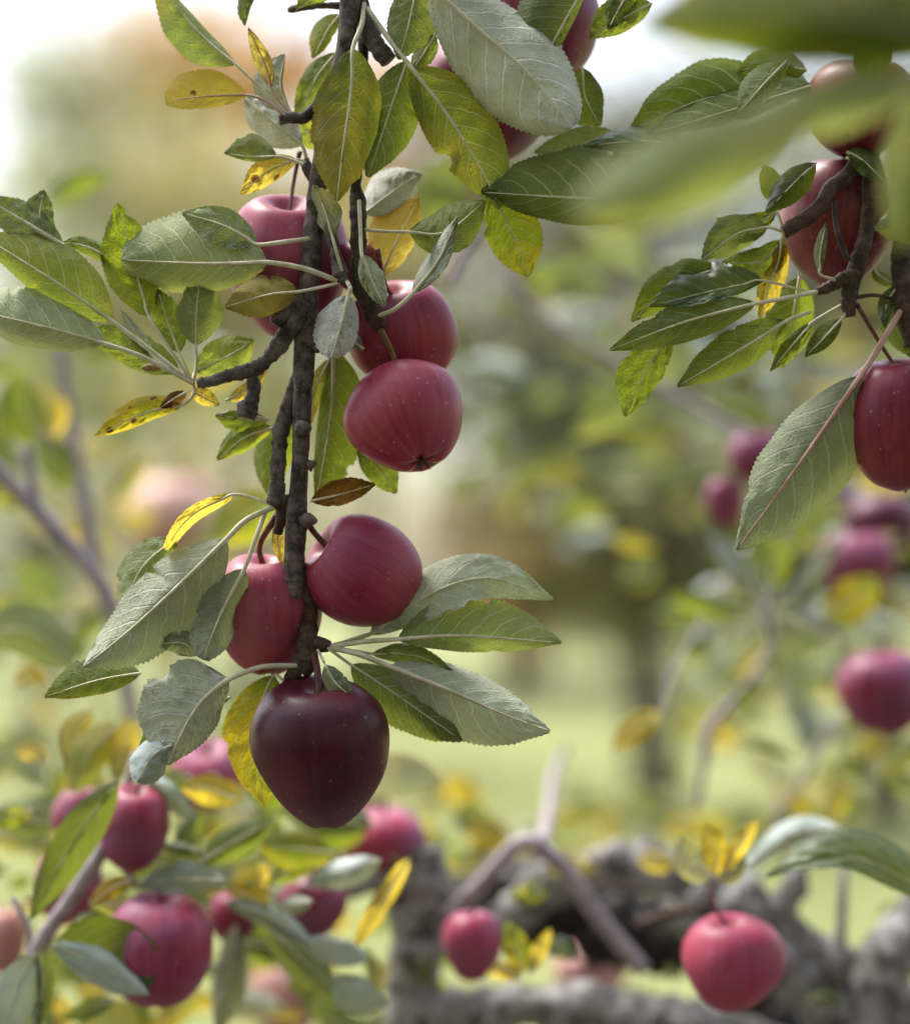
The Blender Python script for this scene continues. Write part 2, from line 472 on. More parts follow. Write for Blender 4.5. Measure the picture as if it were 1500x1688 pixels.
def tube(name, pts, mat, parent, Y=1.0, segs=12, rough=0.12, ridge=0.0, sub=8, cap=True, seed=0, origin=None):
    """pts: (px, py, dz, radius_px) through which the limb runs"""
    poly = catmull([Vector(p) for p in pts], sub)
    rings = []
    acc = 0
    verts, uvs, faces = [], [], []
    prev = None
    for i, q in enumerate(poly):
        c = P(q[0], q[1], Y, q[2])
        if prev is not None: acc += (c - prev).length
        prev = c
        a = poly[max(0, i - 1)]; b = poly[min(len(poly) - 1, i + 1)]
        d = (P(b[0], b[1], Y, b[2]) - P(a[0], a[1], Y, a[2])).normalized()
        ref = FW if abs(d.dot(FW)) < 0.9 else UP
        u = d.cross(ref).normalized(); v = d.cross(u).normalized()
        rad = q[3] / 3000.0 * Y
        rg = 1 + ridge * (noise.noise(Vector((acc * 420, seed * 3.1, 0))) + 0.6 * noise.noise(Vector((acc * 900, seed, 5))))
        for j in range(segs):
            th = 2 * math.pi * j / segs
            dirv = u * math.cos(th) + v * math.sin(th)
            nn = noise.noise(c * 90 + dirv * 0.9 + Vector((seed, 0, 0))) * rough * 1.4
            verts.append(c + dirv * rad * (rg + nn))
            uvs.append((math.cos(th) * 0.6 + j * 0.0, acc))
    n = len(poly)
    for i in range(n - 1):
        for j in range(segs):
            a = i * segs + j; b = i * segs + (j + 1) % segs
            faces.append((a, b, b + segs, a + segs))
    if cap:
        for i, fl in ((0, True), (n - 1, False)):
            q = poly[i]
            verts.append(P(q[0], q[1], Y, q[2])); uvs.append((0.5, acc))
            k = len(verts) - 1
            for j in range(segs):
                a = i * segs + j; b = i * segs + (j + 1) % segs
                faces.append((k, b, a) if fl else (k, a, b))
    q = poly[0]
    org = origin if origin is not None else P(q[0], q[1], Y, q[2])
    return mesh_obj(name, verts, faces, mat, parent, org, uvs)

def wprof(s, shape):
    if shape == 'blunt':
        return (math.sin(math.pi * min(1, s ** 1.05)) ** 0.52) * (0.92 + 0.12 * s)
    if shape == 'strap':
        return math.sin(math.pi * s) ** 0.4
    if shape == 'lance':
        return math.sin(math.pi * s ** 0.85) ** 0.9
    e = math.sin(math.pi * s ** 0.86) ** 0.78
    if s > 0.82:
        e *= 1 - 0.28 * ((s - 0.82) / 0.18) ** 1.2 * (1 - (s - 0.82) / 0.18) * 2
    return e

def leaf(parent, pts, aA, aB, face='u', yel=0.2, spot=0.0, pale=0.5, brown=0.0, Y=1.0, dz=(0, 0), dA=None, dB=None,
         pet=None, shape='o', red=0.03, lo=False, wave=11.0, quilt=4.5, prad=2.4, roll=0.45, tip_curl=0.0):
    """pts: midrib in photograph pixels from base to tip; aA/aB: how wide each half looks; dA/dB: how far its margin lies behind the midrib"""
    sd = rng.random() * 100
    if dA is None: dA = rng.uniform(-0.1, 0.8) * aA
    if dB is None: dB = rng.uniform(-0.1, 0.8) * aB
    dA *= 1.7; dB *= 1.7
    if len(pts) == 2:
        (x0, y0), (x1, y1) = pts
        bow = rng.uniform(-0.05, 0.05)
        pts = [pts[0], ((x0 + x1) / 2 + (y1 - y0) * bow, (y0 + y1) / 2 - (x1 - x0) * bow), pts[1]]
    np_ = len(pts)
    tw = rng.uniform(-0.9, 0.9)
    mcurl = rng.uniform(-0.8, 2.8)
    bites = [(rng.uniform(.25, .9), rng.choice((-1, 1)), rng.uniform(.08, .20), rng.uniform(.015, .05)) for _ in range(rng.choice((0, 0, 1, 1, 2)))] if not lo else []
    bl = rng.uniform(-0.10, 0.10)
    L0 = math.hypot(pts[-1][0] - pts[0][0], pts[-1][1] - pts[0][1])
    ctrl = []
    for i, p in enumerate(pts):
        f = i / (np_ - 1)
        ctrl.append(Vector((p[0], p[1], dz[0] + (dz[1] - dz[0]) * f + 4 * f * (1 - f) * bl * L0 + tip_curl * max(0, f - 0.6) ** 2)))
    rib, T = resample(catmull(ctrl, 8), 40)
    teeth = max(8, int(T / 8.5))
    if lo:
        nv, nu = 14, 3
    else:
        nv, nu = teeth * 2, 7
    rib, T = resample(rib, nv)
    verts, uvs, faces = [], [], []
    for i in range(nv + 1):
        s = i / nv
        m = rib[i]
        a = rib[max(0, i - 1)]; b = rib[min(nv, i + 1)]
        tx, ty = b[0] - a[0], b[1] - a[1]
        ln = math.hypot(tx, ty) or 1
        tx /= ln; ty /= ln
        nx, ny = ty, -tx
        w = max(0.0, wprof(min(1, max(0, s)), shape))
        for j in range(-nu, nu + 1):
            t = j / nu
            at = abs(t)
            am, dm, sg = (aA, dA, 1) if t >= 0 else (aB, dB, -1)
            ww = w * (1 + 0.13 * noise.noise(Vector((s * 4.2, sd + sg * 7, 0))))
            for bs, bsg, bd, bw in bites:
                if bsg == sg: ww *= 1 - bd * math.exp(-((s - bs) / bw) ** 4)
            fwd = 0.10 * am * w * at * at
            if not lo and abs(j) == nu and 0 < i < nv:
                k = i % 2
                tj = 0.45 + 0.75 * abs(noise.noise(Vector((i * 0.37, sd, sg))) * 2)
                ww *= 1.0 + (0.030 * tj if k else -0.022 * tj)
                fwd += 1.8 * tj if k else -0.5
            rl = max(0.05, roll)
            lat = am * ww * math.sin(rl * at) / math.sin(rl) if rl < 1.5 else am * ww * math.sin(rl * at)
            dep = dm * (1 + tw * (s - 0.5) * 2) * w * at ** 1.4 + mcurl * am * w * max(0, at - 0.55) ** 2
            dep += wave * at * at * w * (noise.noise(Vector((s * 3.2, sd + sg * 3, 1.7))) * 2.2)
            dep += 0.16 * wave * noise.noise(Vector((s * 9, t * 3, sd)))*3
            if not lo:
                ph = (s - 0.15 * at - 0.10 * at * at) * NVEIN + (0.5 if t > 0 else 0)
                bul = math.sin(math.pi * (ph % 1.0))
                dep += (1 if face == 'u' else -1) * (quilt * (bul ** 0.8 - 0.6) * min(1, 4 * w) * min(1, 3.5 * at))
            x = m[0] + nx * sg * lat + tx * fwd
            y = m[1] + ny * sg * lat + ty * fwd
            verts.append(P(x, y, Y, m[2] + dep))
            uvs.append((t * 0.5 + 0.5, s))
    W = 2 * nu + 1
    for i in range(nv):
        for j in range(W - 1):
            a = i * W + j
            f = (a, a + 1, a + W + 1, a + W)
            faces.append(f[::-1] if face == 't' else f)
    b0 = P(rib[0][0], rib[0][1], Y, rib[0][2])
    o = mesh_obj('leaf', verts, faces, M_LEAF, parent, b0, uvs)
    o.color = (yel, spot, pale, brown)
    # petiole running on as the raised midrib
    pp = []
    off = -2.2 if face == 'u' else 0.6
    if pet:
        full = list(pet)
        for q in full[:-1] if (abs(full[-1][0] - pts[0][0]) < 2 and abs(full[-1][1] - pts[0][1]) < 2) else full:
            pp.append((q[0], q[1], (q[2] if len(q) > 2 else dz[0]), prad * 1.15))
    step = 4 if not lo else 5
    for i in range(0, nv + 1, max(1, nv // 6)):
        f = i / nv
        m = rib[i]
        pp.append((m[0], m[1], m[2] + off, max(0.35, prad * (1 - 0.85 * f))))
    if len(pp) >= 2:
        pe = tube('petiole', pp, M_PET, o, Y, 6 if not lo else 5, 0.0, 0.0, 4 if not lo else 2, False, origin=b0)
        pe.color = (red, 0, 0, 1)
    return o

def apple(px, py, r, label, Y=1.0, dz=0.0, h=1.0, taper=0.14, axis=(0, 1, 0), col=(0.3, 0.2, 0.3), red=1.0, stem=None, stem_r=3.2,
          stem_mat=None, calyx=True, group='apples on the orchard branches', lobes=0.02, wide=1.0, hi=True, dim=0.30):
    """r: half width in photograph pixels; axis: stem direction as (right, up, towards camera)"""
    Yd = Y * (1 + dz / 3000.0)
    rad = r / 3000.0 * Yd
    c = P(px, py, Y, dz)
    sd = rng.random() * 50
    nz, na = (36, 48) if hi else (20, 24)
    ax = (RT * axis[0] + UP * axis[1] - FW * axis[2]).normalized()
    q = ax.to_track_quat('Z', 'Y')
    mx = max(abs(math.sin(x) * (1 + taper * math.cos(x) - 0.05 * math.cos(x) ** 2)) ** 0.9 for x in [math.pi * q / 60 for q in range(61)])
    verts, faces = [], []
    for i in range(nz + 1):
        th = math.pi * i / nz
        for j in range(na):
            ph = 2 * math.pi * j / na
            ct, st = math.cos(th), math.sin(th)
            rr = st * (1 + taper * ct - 0.05 * ct * ct)
            # broad shoulders
            rr = math.copysign(abs(rr) ** 0.90, rr) / mx
            z = ct * h
            rho = rr
            z -= dim * h * math.exp(-(rho / 0.30) ** 2) * (1 if ct > 0 else 0)
            z += 0.16 * h * math.exp(-(rho / 0.20) ** 2) * (1 if ct < 0 else 0)
            lb = 1 + lobes * math.cos(5 * ph + sd) * (0.5 - 0.5 * ct) + 0.6 * lobes * math.cos(2 * ph + sd * 2) + 0.025 * math.cos(3 * ph + sd) + 0.04 * math.cos(ph + sd * 3) * ct
            z *= 1 + 0.05 * math.cos(ph + sd * 1.7) * st
            p = Vector((rr * lb * math.cos(ph) * wide, rr * lb * math.sin(ph), z))
            p *= 1 + 0.045 * noise.noise(p * 1.3 + Vector((sd, 0, 0)))
            if ct < -0.6:
                p.z += 0.035 * math.cos(5 * ph + sd) * max(0, 1 - rho * 1.6)
            verts.append(p * rad)
    for i in range(nz):
        for j in range(na):
            a = i * na + j; b = i * na + (j + 1) % na
            faces.append((a, a + na, b + na, b))
    me = bpy.data.meshes.new('apple')
    me.from_pydata(verts, [], faces)
    me.polygons.foreach_set('use_smooth', [True] * len(me.polygons))
    me.materials.append(M_APPLE)
    bm = bmesh.new(); bm.from_mesh(me)
    bmesh.ops.remove_doubles(bm, verts=bm.verts, dist=1e-6)
    bmesh.ops.recalc_face_normals(bm, faces=bm.faces)
    bm.to_mesh(me); bm.free()
    me.polygons.foreach_set('use_smooth', [True] * len(me.polygons))
    o = bpy.data.objects.new('apple', me)
    C.objects.link(o)
    o.location = c
    o.rotation_mode = 'QUATERNION'
    o.rotation_quaternion = q
    o.color = (*col, red)
    tag(o, label, 'apple', group)
    WORLD[o.name] = c
    inv = q.to_matrix().inverted()
    def child(name, vs, fs, mat):
        m2 = bpy.data.meshes.new(name)
        m2.from_pydata([tuple(inv @ (v - c)) for v in vs], [], fs)
        m2.polygons.foreach_set('use_smooth', [True] * len(m2.polygons))
        m2.materials.append(mat)
        k = bpy.data.objects.new(name, m2)
        C.objects.link(k)
        k.parent = o
        return k
    # stem: from the hollow to the spur
    base = c + ax * rad * h * (1 - dim * 1.05)
    if stem is None:
        ends = [base + ax * rad * 0.28 + RT * rad * 0.03, base + ax * rad * 0.52 + RT * rad * rng.uniform(-0.12, 0.12)]
    else:
        ends = [P(e[0], e[1], Y, e[2] if len(e) > 2 else dz) for e in stem]
    poly = catmull([base - ax * rad * 0.05] + ends, 5)
    vs, fs = [], []
    sr = stem_r / 3000.0 * Yd
    n = len(poly)
    for i, p in enumerate(poly):
        d = (poly[min(n - 1, i + 1)] - poly[max(0, i - 1)]).normalized()
        u = d.cross(FW).normalized(); v = d.cross(u)
        k = sr * (1 + 0.5 * (i / n) ** 4)
        for j in range(8):
            a = 2 * math.pi * j / 8
            vs.append(p + (u * math.cos(a) + v * math.sin(a)) * k)
    for i in range(n - 1):
        for j in range(8):
            a = i * 8 + j; b = i * 8 + (j + 1) % 8
            fs.append((a, b, b + 8, a + 8))
    fs.append(tuple(range((n - 1) * 8, n * 8)))
    child('stem', vs, fs, stem_mat or M_STEM)
    if calyx:
        vs, fs = [], []
        bc = c - ax * rad * h * 0.86
        u = ax.orthogonal().normalized(); v = ax.cross(u)
        for j in range(5):
            a = 2 * math.pi * j / 5 + sd
            dv = u * math.cos(a) + v * math.sin(a); tv = -u * math.sin(a) + v * math.cos(a)
            k = len(vs)
            vs += [bc + dv * rad * 0.03 + tv * rad * 0.05, bc + dv * rad * 0.03 - tv * rad * 0.05,
                   bc + dv * rad * 0.10 - ax * rad * 0.10 - tv * rad * 0.035, bc + dv * rad * 0.10 - ax * rad * 0.10 + tv * rad * 0.035,
                   bc + dv * rad * (0.10 + 0.06 * (j % 2)) - ax * rad * 0.20]
            fs += [(k, k + 1, k + 2, k + 3), (k + 3, k + 2, k + 4)]
        child('calyx', vs, fs, M_CALYX)
    return o


# ================================================================== the setting
def ground():
    n = 60
    verts, faces = [], []
    xs = [(-1 + 2 * i / n) for i in range(n + 1)]
    def warp(v): return math.copysign(abs(v) ** 2.2, v) * 600
    for i in range(n + 1):
        for j in range(n + 1):
            x, y = warp(xs[i]), warp(xs[j])
            verts.append((x, y, 0.06 * noise.noise(Vector((x * 0.2, y * 0.2, 0))) - 0.02))
    for i in range(n):
        for j in range(n):
            a = i * (n + 1) + j
            faces.append((a, a + n + 1, a + n + 2, a + 1))
    return tag(mesh_obj('ground', verts, faces, ground_material()), 'short pale green orchard grass running back under the trees', 'ground', kind='structure')
ground()
def bounce_strip():  # dark strip added out of view to cut green bounce off the grass
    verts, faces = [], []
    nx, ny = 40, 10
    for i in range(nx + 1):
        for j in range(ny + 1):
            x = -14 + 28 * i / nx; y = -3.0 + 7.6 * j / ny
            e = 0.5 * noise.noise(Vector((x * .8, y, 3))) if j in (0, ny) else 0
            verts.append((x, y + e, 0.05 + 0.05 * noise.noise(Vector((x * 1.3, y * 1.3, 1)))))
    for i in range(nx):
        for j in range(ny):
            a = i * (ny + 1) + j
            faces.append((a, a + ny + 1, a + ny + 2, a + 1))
    m = plain_material('bounce_strip_dark', (0.075, 0.055, 0.04), 0.95, 0.5, 6)
    tag(mesh_obj('added_strip', verts, faces, m), 'added dark strip under the nearest trees, cutting green bounce from the grass', 'ground', kind='structure')
bounce_strip()

def grass(n=16000):
    r = random.Random(3)
    verts, faces, uvs = [], [], []
    for i in range(n):
        y = 4 + 22 * r.random() ** 1.6
        x = r.uniform(-0.42, 0.42) * y
        h = r.uniform(0.04, 0.12); w = r.uniform(0.004, 0.010)
        a = r.uniform(0, math.pi); dx, dy = math.cos(a) * w, math.sin(a) * w
        lx, ly = r.uniform(-.05, .05), r.uniform(-.05, .05)
        k = len(verts)
        verts += [(x - dx, y - dy, -0.06), (x + dx, y + dy, -0.06), (x + lx, y + ly, h)]
        faces.append((k, k + 1, k + 2))
        c = (r.random(), 0.5)
        uvs += [c, c, c]
    m = crown_material('grass_blades', [(0, (0.16, 0.22, 0.05)), (0.6, (0.30, 0.36, 0.10)), (1, (0.42, 0.38, 0.16))], 0.3)
    tag(mesh_obj('grass', verts, faces, m, None, None, uvs, False), 'tufts of pale green grass on the orchard floor', 'grass', kind='stuff')
grass()

def wtube(verts, faces, uvs, pts, segs=8, rough=0.12):
    """limb through world points (x,y,z,r)"""
    poly = catmull([Vector(p) for p in pts], 5)
    k0 = len(verts)
    acc = 0
    for i, q in enumerate(poly):
        c = Vector(q[:3])
        a = Vector(poly[max(0, i - 1)][:3]); b = Vector(poly[min(len(poly) - 1, i + 1)][:3])
        d = (b - a).normalized()
        ref = Vector((0, 1, 0)) if abs(d.y) < 0.9 else Vector((1, 0, 0))
        u = d.cross(ref).normalized(); v = d.cross(u)
        acc += (b - a).length / 2
        for j in range(segs):
            th = 2 * math.pi * j / segs
            dv = u * math.cos(th) + v * math.sin(th)
            verts.append(c + dv * q[3] * (1 + rough * noise.noise(c * 4 + dv)))
            uvs.append((math.cos(th), acc))
    for i in range(len(poly) - 1):
        for j in range(segs):
            a = k0 + i * segs + j; b = k0 + i * segs + (j + 1) % segs
            faces.append((a, b, b + segs, a + segs))

def tree(name, label, x, y, height, crown_r, crown_z, mat, nleaf, lsize, trunk_r, seed, group, gaps=0.5, flat=0.8, apples=0, lean=0.0):
    r = random.Random(seed)
    root = empty(name, Vector((x, y, 0)))
    tag(root, label, 'tree', group)
    verts, faces, uvs = [], [], []
    fork = crown_z - crown_r * flat * 0.65
    wtube(verts, faces, uvs, [(x, y, -0.1, trunk_r * 1.35), (x + lean * 0.3, y, fork * 0.5, trunk_r), (x + lean, y, fork, trunk_r * 0.95)], 10)
    ends = []
    for i in range(7):
        a = 2 * math.pi * i / 7 + r.uniform(-.4, .4)
        e = Vector((x + math.cos(a) * crown_r * r.uniform(.5, .85), y + math.sin(a) * crown_r * r.uniform(.5, .85), crown_z + crown_r * flat * r.uniform(-.3, .7)))
        m = Vector((x + lean, y, fork)).lerp(e, 0.5) + Vector((0, 0, 0.12 * crown_r))
        wtube(verts, faces, uvs, [(x + lean, y, fork - 0.03, trunk_r * 0.75), (*m, trunk_r * 0.45), (*e, trunk_r * 0.14)], 7)
        ends += [e, m]
    mesh_obj('trunk', verts, faces, M_TRUNK, root, Vector((x, y, 0)), uvs)
    verts, faces, uvs = [], [], []
    clumps = []
    for i in range(int(26 * (1 + gaps))):
        while True:
            v = Vector((r.uniform(-1, 1), r.uniform(-1, 1), r.uniform(-1, 1)))
            if 0.25 < v.length < 1: break
        clumps.append((Vector((x + v.x * crown_r, y + v.y * crown_r, crown_z + v.z * crown_r * flat)), r.uniform(0.16, 0.34) * crown_r, r.random()))
    for i in range(nleaf):
        c, cr, hv = clumps[r.randrange(len(clumps))]
        p = c + Vector((r.gauss(0, 1), r.gauss(0, 1), r.gauss(0, .8))) * cr * 0.62
        a = Vector((r.gauss(0, 1), r.gauss(0, 1), r.gauss(0, .6))).normalized()
        b = a.orthogonal().normalized()
        q = Matrix.Rotation(r.uniform(0, 6.28), 3, a)
        b = q @ b
        L = lsize * r.uniform(.6, 1.3)
        k = len(verts)
        cN = a.cross(b) * L * 0.12
        verts += [p, p + a * L * .5 + b * L * .27 + cN, p + a * L, p + a * L * .5 - b * L * .27 + cN]
        faces.append((k, k + 1, k + 2, k + 3))
        cv = min(0.99, max(0.01, hv + r.gauss(0, .16)))
        uvs += [(cv, .5)] * 4
    cro = mesh_obj('crown', verts, faces, mat, root, Vector((x, y, crown_z)), uvs, False)
    cro['kind'] = 'stuff'
    return root

M_CGREEN = crown_material('orchard_crown', [(0, (0.07, 0.09, 0.045)), (0.5, (0.15, 0.17, 0.075)), (0.8, (0.28, 0.24, 0.10)), (1, (0.42, 0.28, 0.16))])
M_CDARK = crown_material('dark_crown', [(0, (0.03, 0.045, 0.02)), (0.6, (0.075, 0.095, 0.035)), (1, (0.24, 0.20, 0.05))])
M_CYEL = crown_material('yellow_crown', [(0, (0.24, 0.25, 0.14)), (0.5, (0.46, 0.43, 0.25)), (1, (0.64, 0.52, 0.28))], 0.45)
M_CORG = crown_material('orange_crown', [(0, (0.46, 0.27, 0.12)), (0.5, (0.64, 0.38, 0.15)), (1, (0.74, 0.52, 0.28))], 0.45)
M_CPALE = crown_material('pale_green_crown', [(0, (0.20, 0.24, 0.17)), (0.6, (0.40, 0.42, 0.30)), (1, (0.58, 0.55, 0.42))], 0.45)

# orchard row behind: positions come from the seen trunk bases
G1 = 'orchard trees in the row behind'
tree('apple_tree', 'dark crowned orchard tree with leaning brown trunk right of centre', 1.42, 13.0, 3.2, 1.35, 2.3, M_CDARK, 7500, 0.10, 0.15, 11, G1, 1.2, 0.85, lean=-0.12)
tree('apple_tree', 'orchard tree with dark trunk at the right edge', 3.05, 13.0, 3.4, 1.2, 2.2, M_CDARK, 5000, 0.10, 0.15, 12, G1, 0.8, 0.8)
tree('apple_tree', 'yellowing orchard tree behind the hanging branch, left of centre', -1.9, 17.0, 3.4, 1.5, 2.7, M_CYEL, 2200, 0.12, 0.09, 13, G1, 0.9, 0.8)
tree('apple_tree', 'pale green orchard tree at the left edge', -3.6, 16.0, 3.2, 1.4, 2.5, M_CPALE, 2200, 0.12, 0.09, 14, G1, 0.9, 0.8)
G2 = 'autumn trees beyond the orchard'
tree('autumn_tree', 'orange autumn tree beyond the orchard, leftmost against the sky', -6.0, 40, 16, 3.2, 13.2, M_CORG, 1700, 0.40, 0.22, 21, G2, 0.3, 0.5)
tree('autumn_tree', 'amber autumn tree behind the top of the hanging branch', -1.8, 42, 15, 3.0, 12.0, M_CORG, 1600, 0.40, 0.22, 22, G2, 0.4, 0.9)
tree('autumn_tree', 'yellow green tree beyond the orchard on the left', -3.8, 34, 12, 4.2, 6.8, M_CYEL, 5600, 0.34, 0.2, 23, G2, 0.9, 0.9)
tree('autumn_tree', 'pale green tree beyond the orchard at the far left', -8.2, 36, 14, 4.6, 8.4, M_CPALE, 6500, 0.34, 0.2, 24, G2, 0.9, 0.9)
tree('autumn_tree', 'large pale green tree beyond the orchard, behind the centre', 1.6, 38, 13, 4.4, 7.8, M_CGREEN, 5600, 0.36, 0.22, 25, G2, 1.0, 1.0)
tree('autumn_tree', 'green tree beyond the orchard on the right', 6.0, 36, 14, 4.6, 8.0, M_CGREEN, 6200, 0.36, 0.22, 26, G2, 1.0, 1.0)
tree('autumn_tree', 'green and amber tree beyond the orchard, right edge', 10.8, 38, 14, 4.4, 8.0, M_CGREEN, 5200, 0.36, 0.22, 27, G2, 1.0, 1.0)
tree('autumn_tree', 'low orange tree beyond the orchard, right of the hanging branch', 0.9, 30, 5, 1.5, 2.2, M_CORG, 1200, 0.28, 0.12, 28, G2, .6, .9)

# ================================================================== the hanging branch in focus
BR = empty('apple_tree', P(575, -60))
tag(BR, 'near apple tree whose sharp dark branch hangs down the middle', 'tree')
tube('stem', [(585, -420, 60, 21.1), (578, -60, 10, 17.6), (574, 40, 0, 15.8), (560, 120, 2, 15.0), (535, 230, 5, 15.0), (521, 330, 3, 15.8), (516, 400, 0, 17.6), (509, 480, 0, 16.7), (503, 560, 2, 17.6), (499, 640, 3, 16.7), (497, 700, 2, 15.0), (494, 780, 0, 14.1), (489, 850, -2, 17.6), (486, 900, -3, 17.6), (486, 950, -4, 18.5), (484, 985, -4, 15.0)],
     M_BARK, BR, segs=18, rough=0.10, ridge=0.045, sub=14, seed=1)
tube('limb', [(-250, -470, 120, 46), (180, -440, 90, 50), (585, -410, 62, 54), (1000, -430, 40, 56), (1500, -420, 30, 60), (1900, -400, 30, 64)], M_LICH, BR, segs=14, sub=8, seed=2)
tube('knot', [(497, 706, -8, 15), (497, 707, -20, 13), (497, 707, -25, 8)], M_BARK, BR, segs=12, rough=.3, ridge=.3, sub=4, seed=3)
tube('knot', [(508, 768, 0, 10), (519, 764, -2, 8), (522, 762, -2, 4)], M_BARK, BR, segs=10, rough=.4, ridge=.4, sub=4, seed=4)
tube('knot', [(500, 862, -8, 14), (515, 858, -14, 13), (520, 856, -16, 8)], M_BARK, BR, segs=12, rough=.5, ridge=.4, sub=4, seed=5)
tube('knot', [(520, 575, 0, 10), (529, 570, -4, 8), (532, 568, -4, 4)], M_BARK, BR, segs=10, rough=.5, ridge=.4, sub=4, seed=6)
tube('spur', [(482, 972, -4, 14), (479, 988, -6, 10), (476, 1000, -6, 4)], M_BARK, BR, segs=10, rough=.6, ridge=.5, sub=4, seed=7)
tube('spur', [(494, 930, 12, 15), (505, 985, 12, 17), (508, 1030, 10, 17), (507, 1062, 6, 20), (508, 1090, 2, 15), (498, 1112, 0, 10)], M_BARKR, BR, segs=14, rough=.2, ridge=.18, sub=8, seed=8)
tube('spur', [(507, 1060, 4, 14), (525, 1062, 0, 13), (543, 1066, -4, 9)], M_BARKR, BR, segs=10, rough=.2, ridge=.3, sub=5, seed=9)
tube('spur', [(505, 1075, 4, 13), (490, 1100, 0, 13), (478, 1118, -4, 11), (474, 1130, -6, 6)], M_BARKR, BR, segs=10, rough=.2, ridge=.3, sub=5, seed=10)
# second stem on the right of the first
tube('spur', [(588, -80, 20, 15), (598, 20, 20, 14), (618, 70, 14, 18), (640, 100, 10, 13)], M_BARK, BR, segs=12, rough=.2, ridge=.2, sub=8, seed=11)
tube('spur', [(600, 30, 40, 10), (596, 160, 40, 10), (586, 290, 20, 11), (590, 335, 10, 13), (590, 380, 0, 13), (592, 420, -6, 15), (600, 470, -10, 17), (612, 505, -14, 18), (622, 528, -16, 15), (626, 542, -18, 10)], M_BARKR, BR, segs=14, rough=.2, ridge=.16, sub=10, seed=12)
tube('spur', [(521, 330, 4, 12), (536, 352, -10, 9), (548, 395, -16, 10), (556, 430, -20, 11), (564, 455, -24, 13), (566, 466, -26, 9)], M_BARK, BR, segs=12, rough=.25, ridge=.25, sub=8, seed=13)
# the left spur
tube('spur', [(503, 500, -4, 19), (487, 525, -8, 18), (468, 555, -10, 15), (450, 582, -12, 13), (428, 602, -14, 13), (405, 612, -14, 13), (375, 621, -14, 11), (345, 628, -14, 10), (325, 632, -14, 8)], M_BARK, BR, segs=14, rough=.18, ridge=.22, sub=10, seed=14)
tube('spur', [(497, 492, -6, 15), (476, 508, -14, 14), (461, 520, -18, 13), (452, 534, -20, 10)], M_BARK, BR, segs=12, rough=.3, ridge=.3, sub=6, seed=15)
tube('spur', [(414, 606, -12, 12), (419, 636, -12, 11), (416, 660, -12, 12), (408, 676, -12, 17), (404, 688, -12, 15)], M_BARK, BR, segs=12, rough=.3, ridge=.3, sub=6, seed=16)
# the twin stem behind
tube('spur', [(492, 618, 14, 11), (478, 660, 14, 13), (463, 715, 10, 14), (458, 765, 6, 13), (458, 800, 2, 13), (454, 822, -2, 12), (446, 834, -6, 9)], M_BARK, BR, segs=12, rough=.2, ridge=.22, sub=10, seed=17)
tube('spur', [(468, 815, 4, 14), (466, 850, 6, 12), (458, 880, 10, 9)], M_BARKR, BR, segs=10, rough=.4, ridge=.3, sub=6, seed=18)
tube('spur', [(545, 140, 10, 12), (505, 190, 4, 10), (478, 194, 0, 10), (461, 199, -4, 9)], M_BARK, BR, segs=10, rough=.3, ridge=.3, sub=6, seed=19)
tube('spur', [(520, 300, 12, 10), (507, 275, 14, 9), (503, 262, 14, 7)], M_BARK, BR, segs=10, rough=.3, ridge=.3, sub=6, seed=20)
tube('bud', [(268, 607, -16, 1), (250, 605, -18, 6), (238, 606, -18, 5), (232, 607, -18, 1)], M_BUD, BR, segs=8, sub=4)
tube('twig', [(575, 10, 30, 8), (530, 8, 36, 6), (495, 12, 40, 7), (474, 16, 40, 6)], M_BARK, BR, segs=8, rough=.4, ridge=.4, sub=5, seed=21)

def N(pts, aA, aB, **k):
    return leaf(BR, pts, aA, aB, **k)
S = (318, 632, -14)      # end of the left spur
# --- upper left
N([(389, 106), (330, 55), (280, -8), (268, -45)], 46, 13, yel=.34, pale=.25, spot=.18, dz=(-5, 10), dA=18, dB=14, pet=[(476, 190), (440, 155)])
N([(407, 156), (340, 158), (272, 166)], 20, 45, yel=1, spot=.6, pale=.2, dz=(-10, -20), dA=-14, dB=12, pet=[(472, 192), (440, 166)], red=.6, shape='blunt')
N([(447, 146), (440, 115), (428, 85), (409, 44)], 15, 13, yel=.95, spot=.5, brown=.5, pale=.3, dz=(0, -10), dA=14, dB=-10, pet=[(480, 190), (462, 168)], shape='lance', red=.7, wave=12)
N([(478, 182), (462, 140), (470, 88)], 44, 4, yel=0, pale=.85, dz=(10, 40), dA=10)
N([(498, 240), (455, 205), (402, 160)], 38, 30, yel=.0, pale=1, dz=(30, 50), pet=[(505, 262)], prad=3)
N([(458, 257), (415, 258), (369, 252)], 8, 38, yel=.3, pale=.25, dz=(-8, -8), dB=10, pet=[(500, 270), (478, 262)])
N([(490, 262), (445, 280), (396, 320)], 20, 24, yel=.85, spot=.75, pale=.2, brown=.25, dz=(10, 15), pet=[(505, 268)])
N([(562, 22), (540, 50), (516, 96)], 14, 24, yel=.35, pale=.1, dz=(50, 60))
N([(556, 85), (520, 130), (488, 205)], 22, 22, yel=.1, pale=.15, dz=(40, 60))
N([(555, 220), (520, 225), (480, 195)], 22, 20, yel=.4, pale=.1, dz=(60, 70))
N([(425, -30), (408, 10), (404, 42)], 6, 18, yel=.05, pale=.1, face='t', dz=(0, 0))
N([(555, -20), (520, -5), (488, 16)], 14, 22, yel=.5, spot=.5, pale=.1, dz=(20, 30))
N([(582, 78), (579, 150), (566, 240), (555, 332)], 58, 62, yel=.46, pale=.12, spot=.16, dz=(-50, -60), dA=20, dB=14, pet=[(600, 5, 10), (596, 40, -30)], prad=3.6, quilt=3)
N([(672, 98), (640, 190), (606, 292)], 50, 44, yel=.06, pale=.1, dz=(-14, -20), dA=8, dB=12)
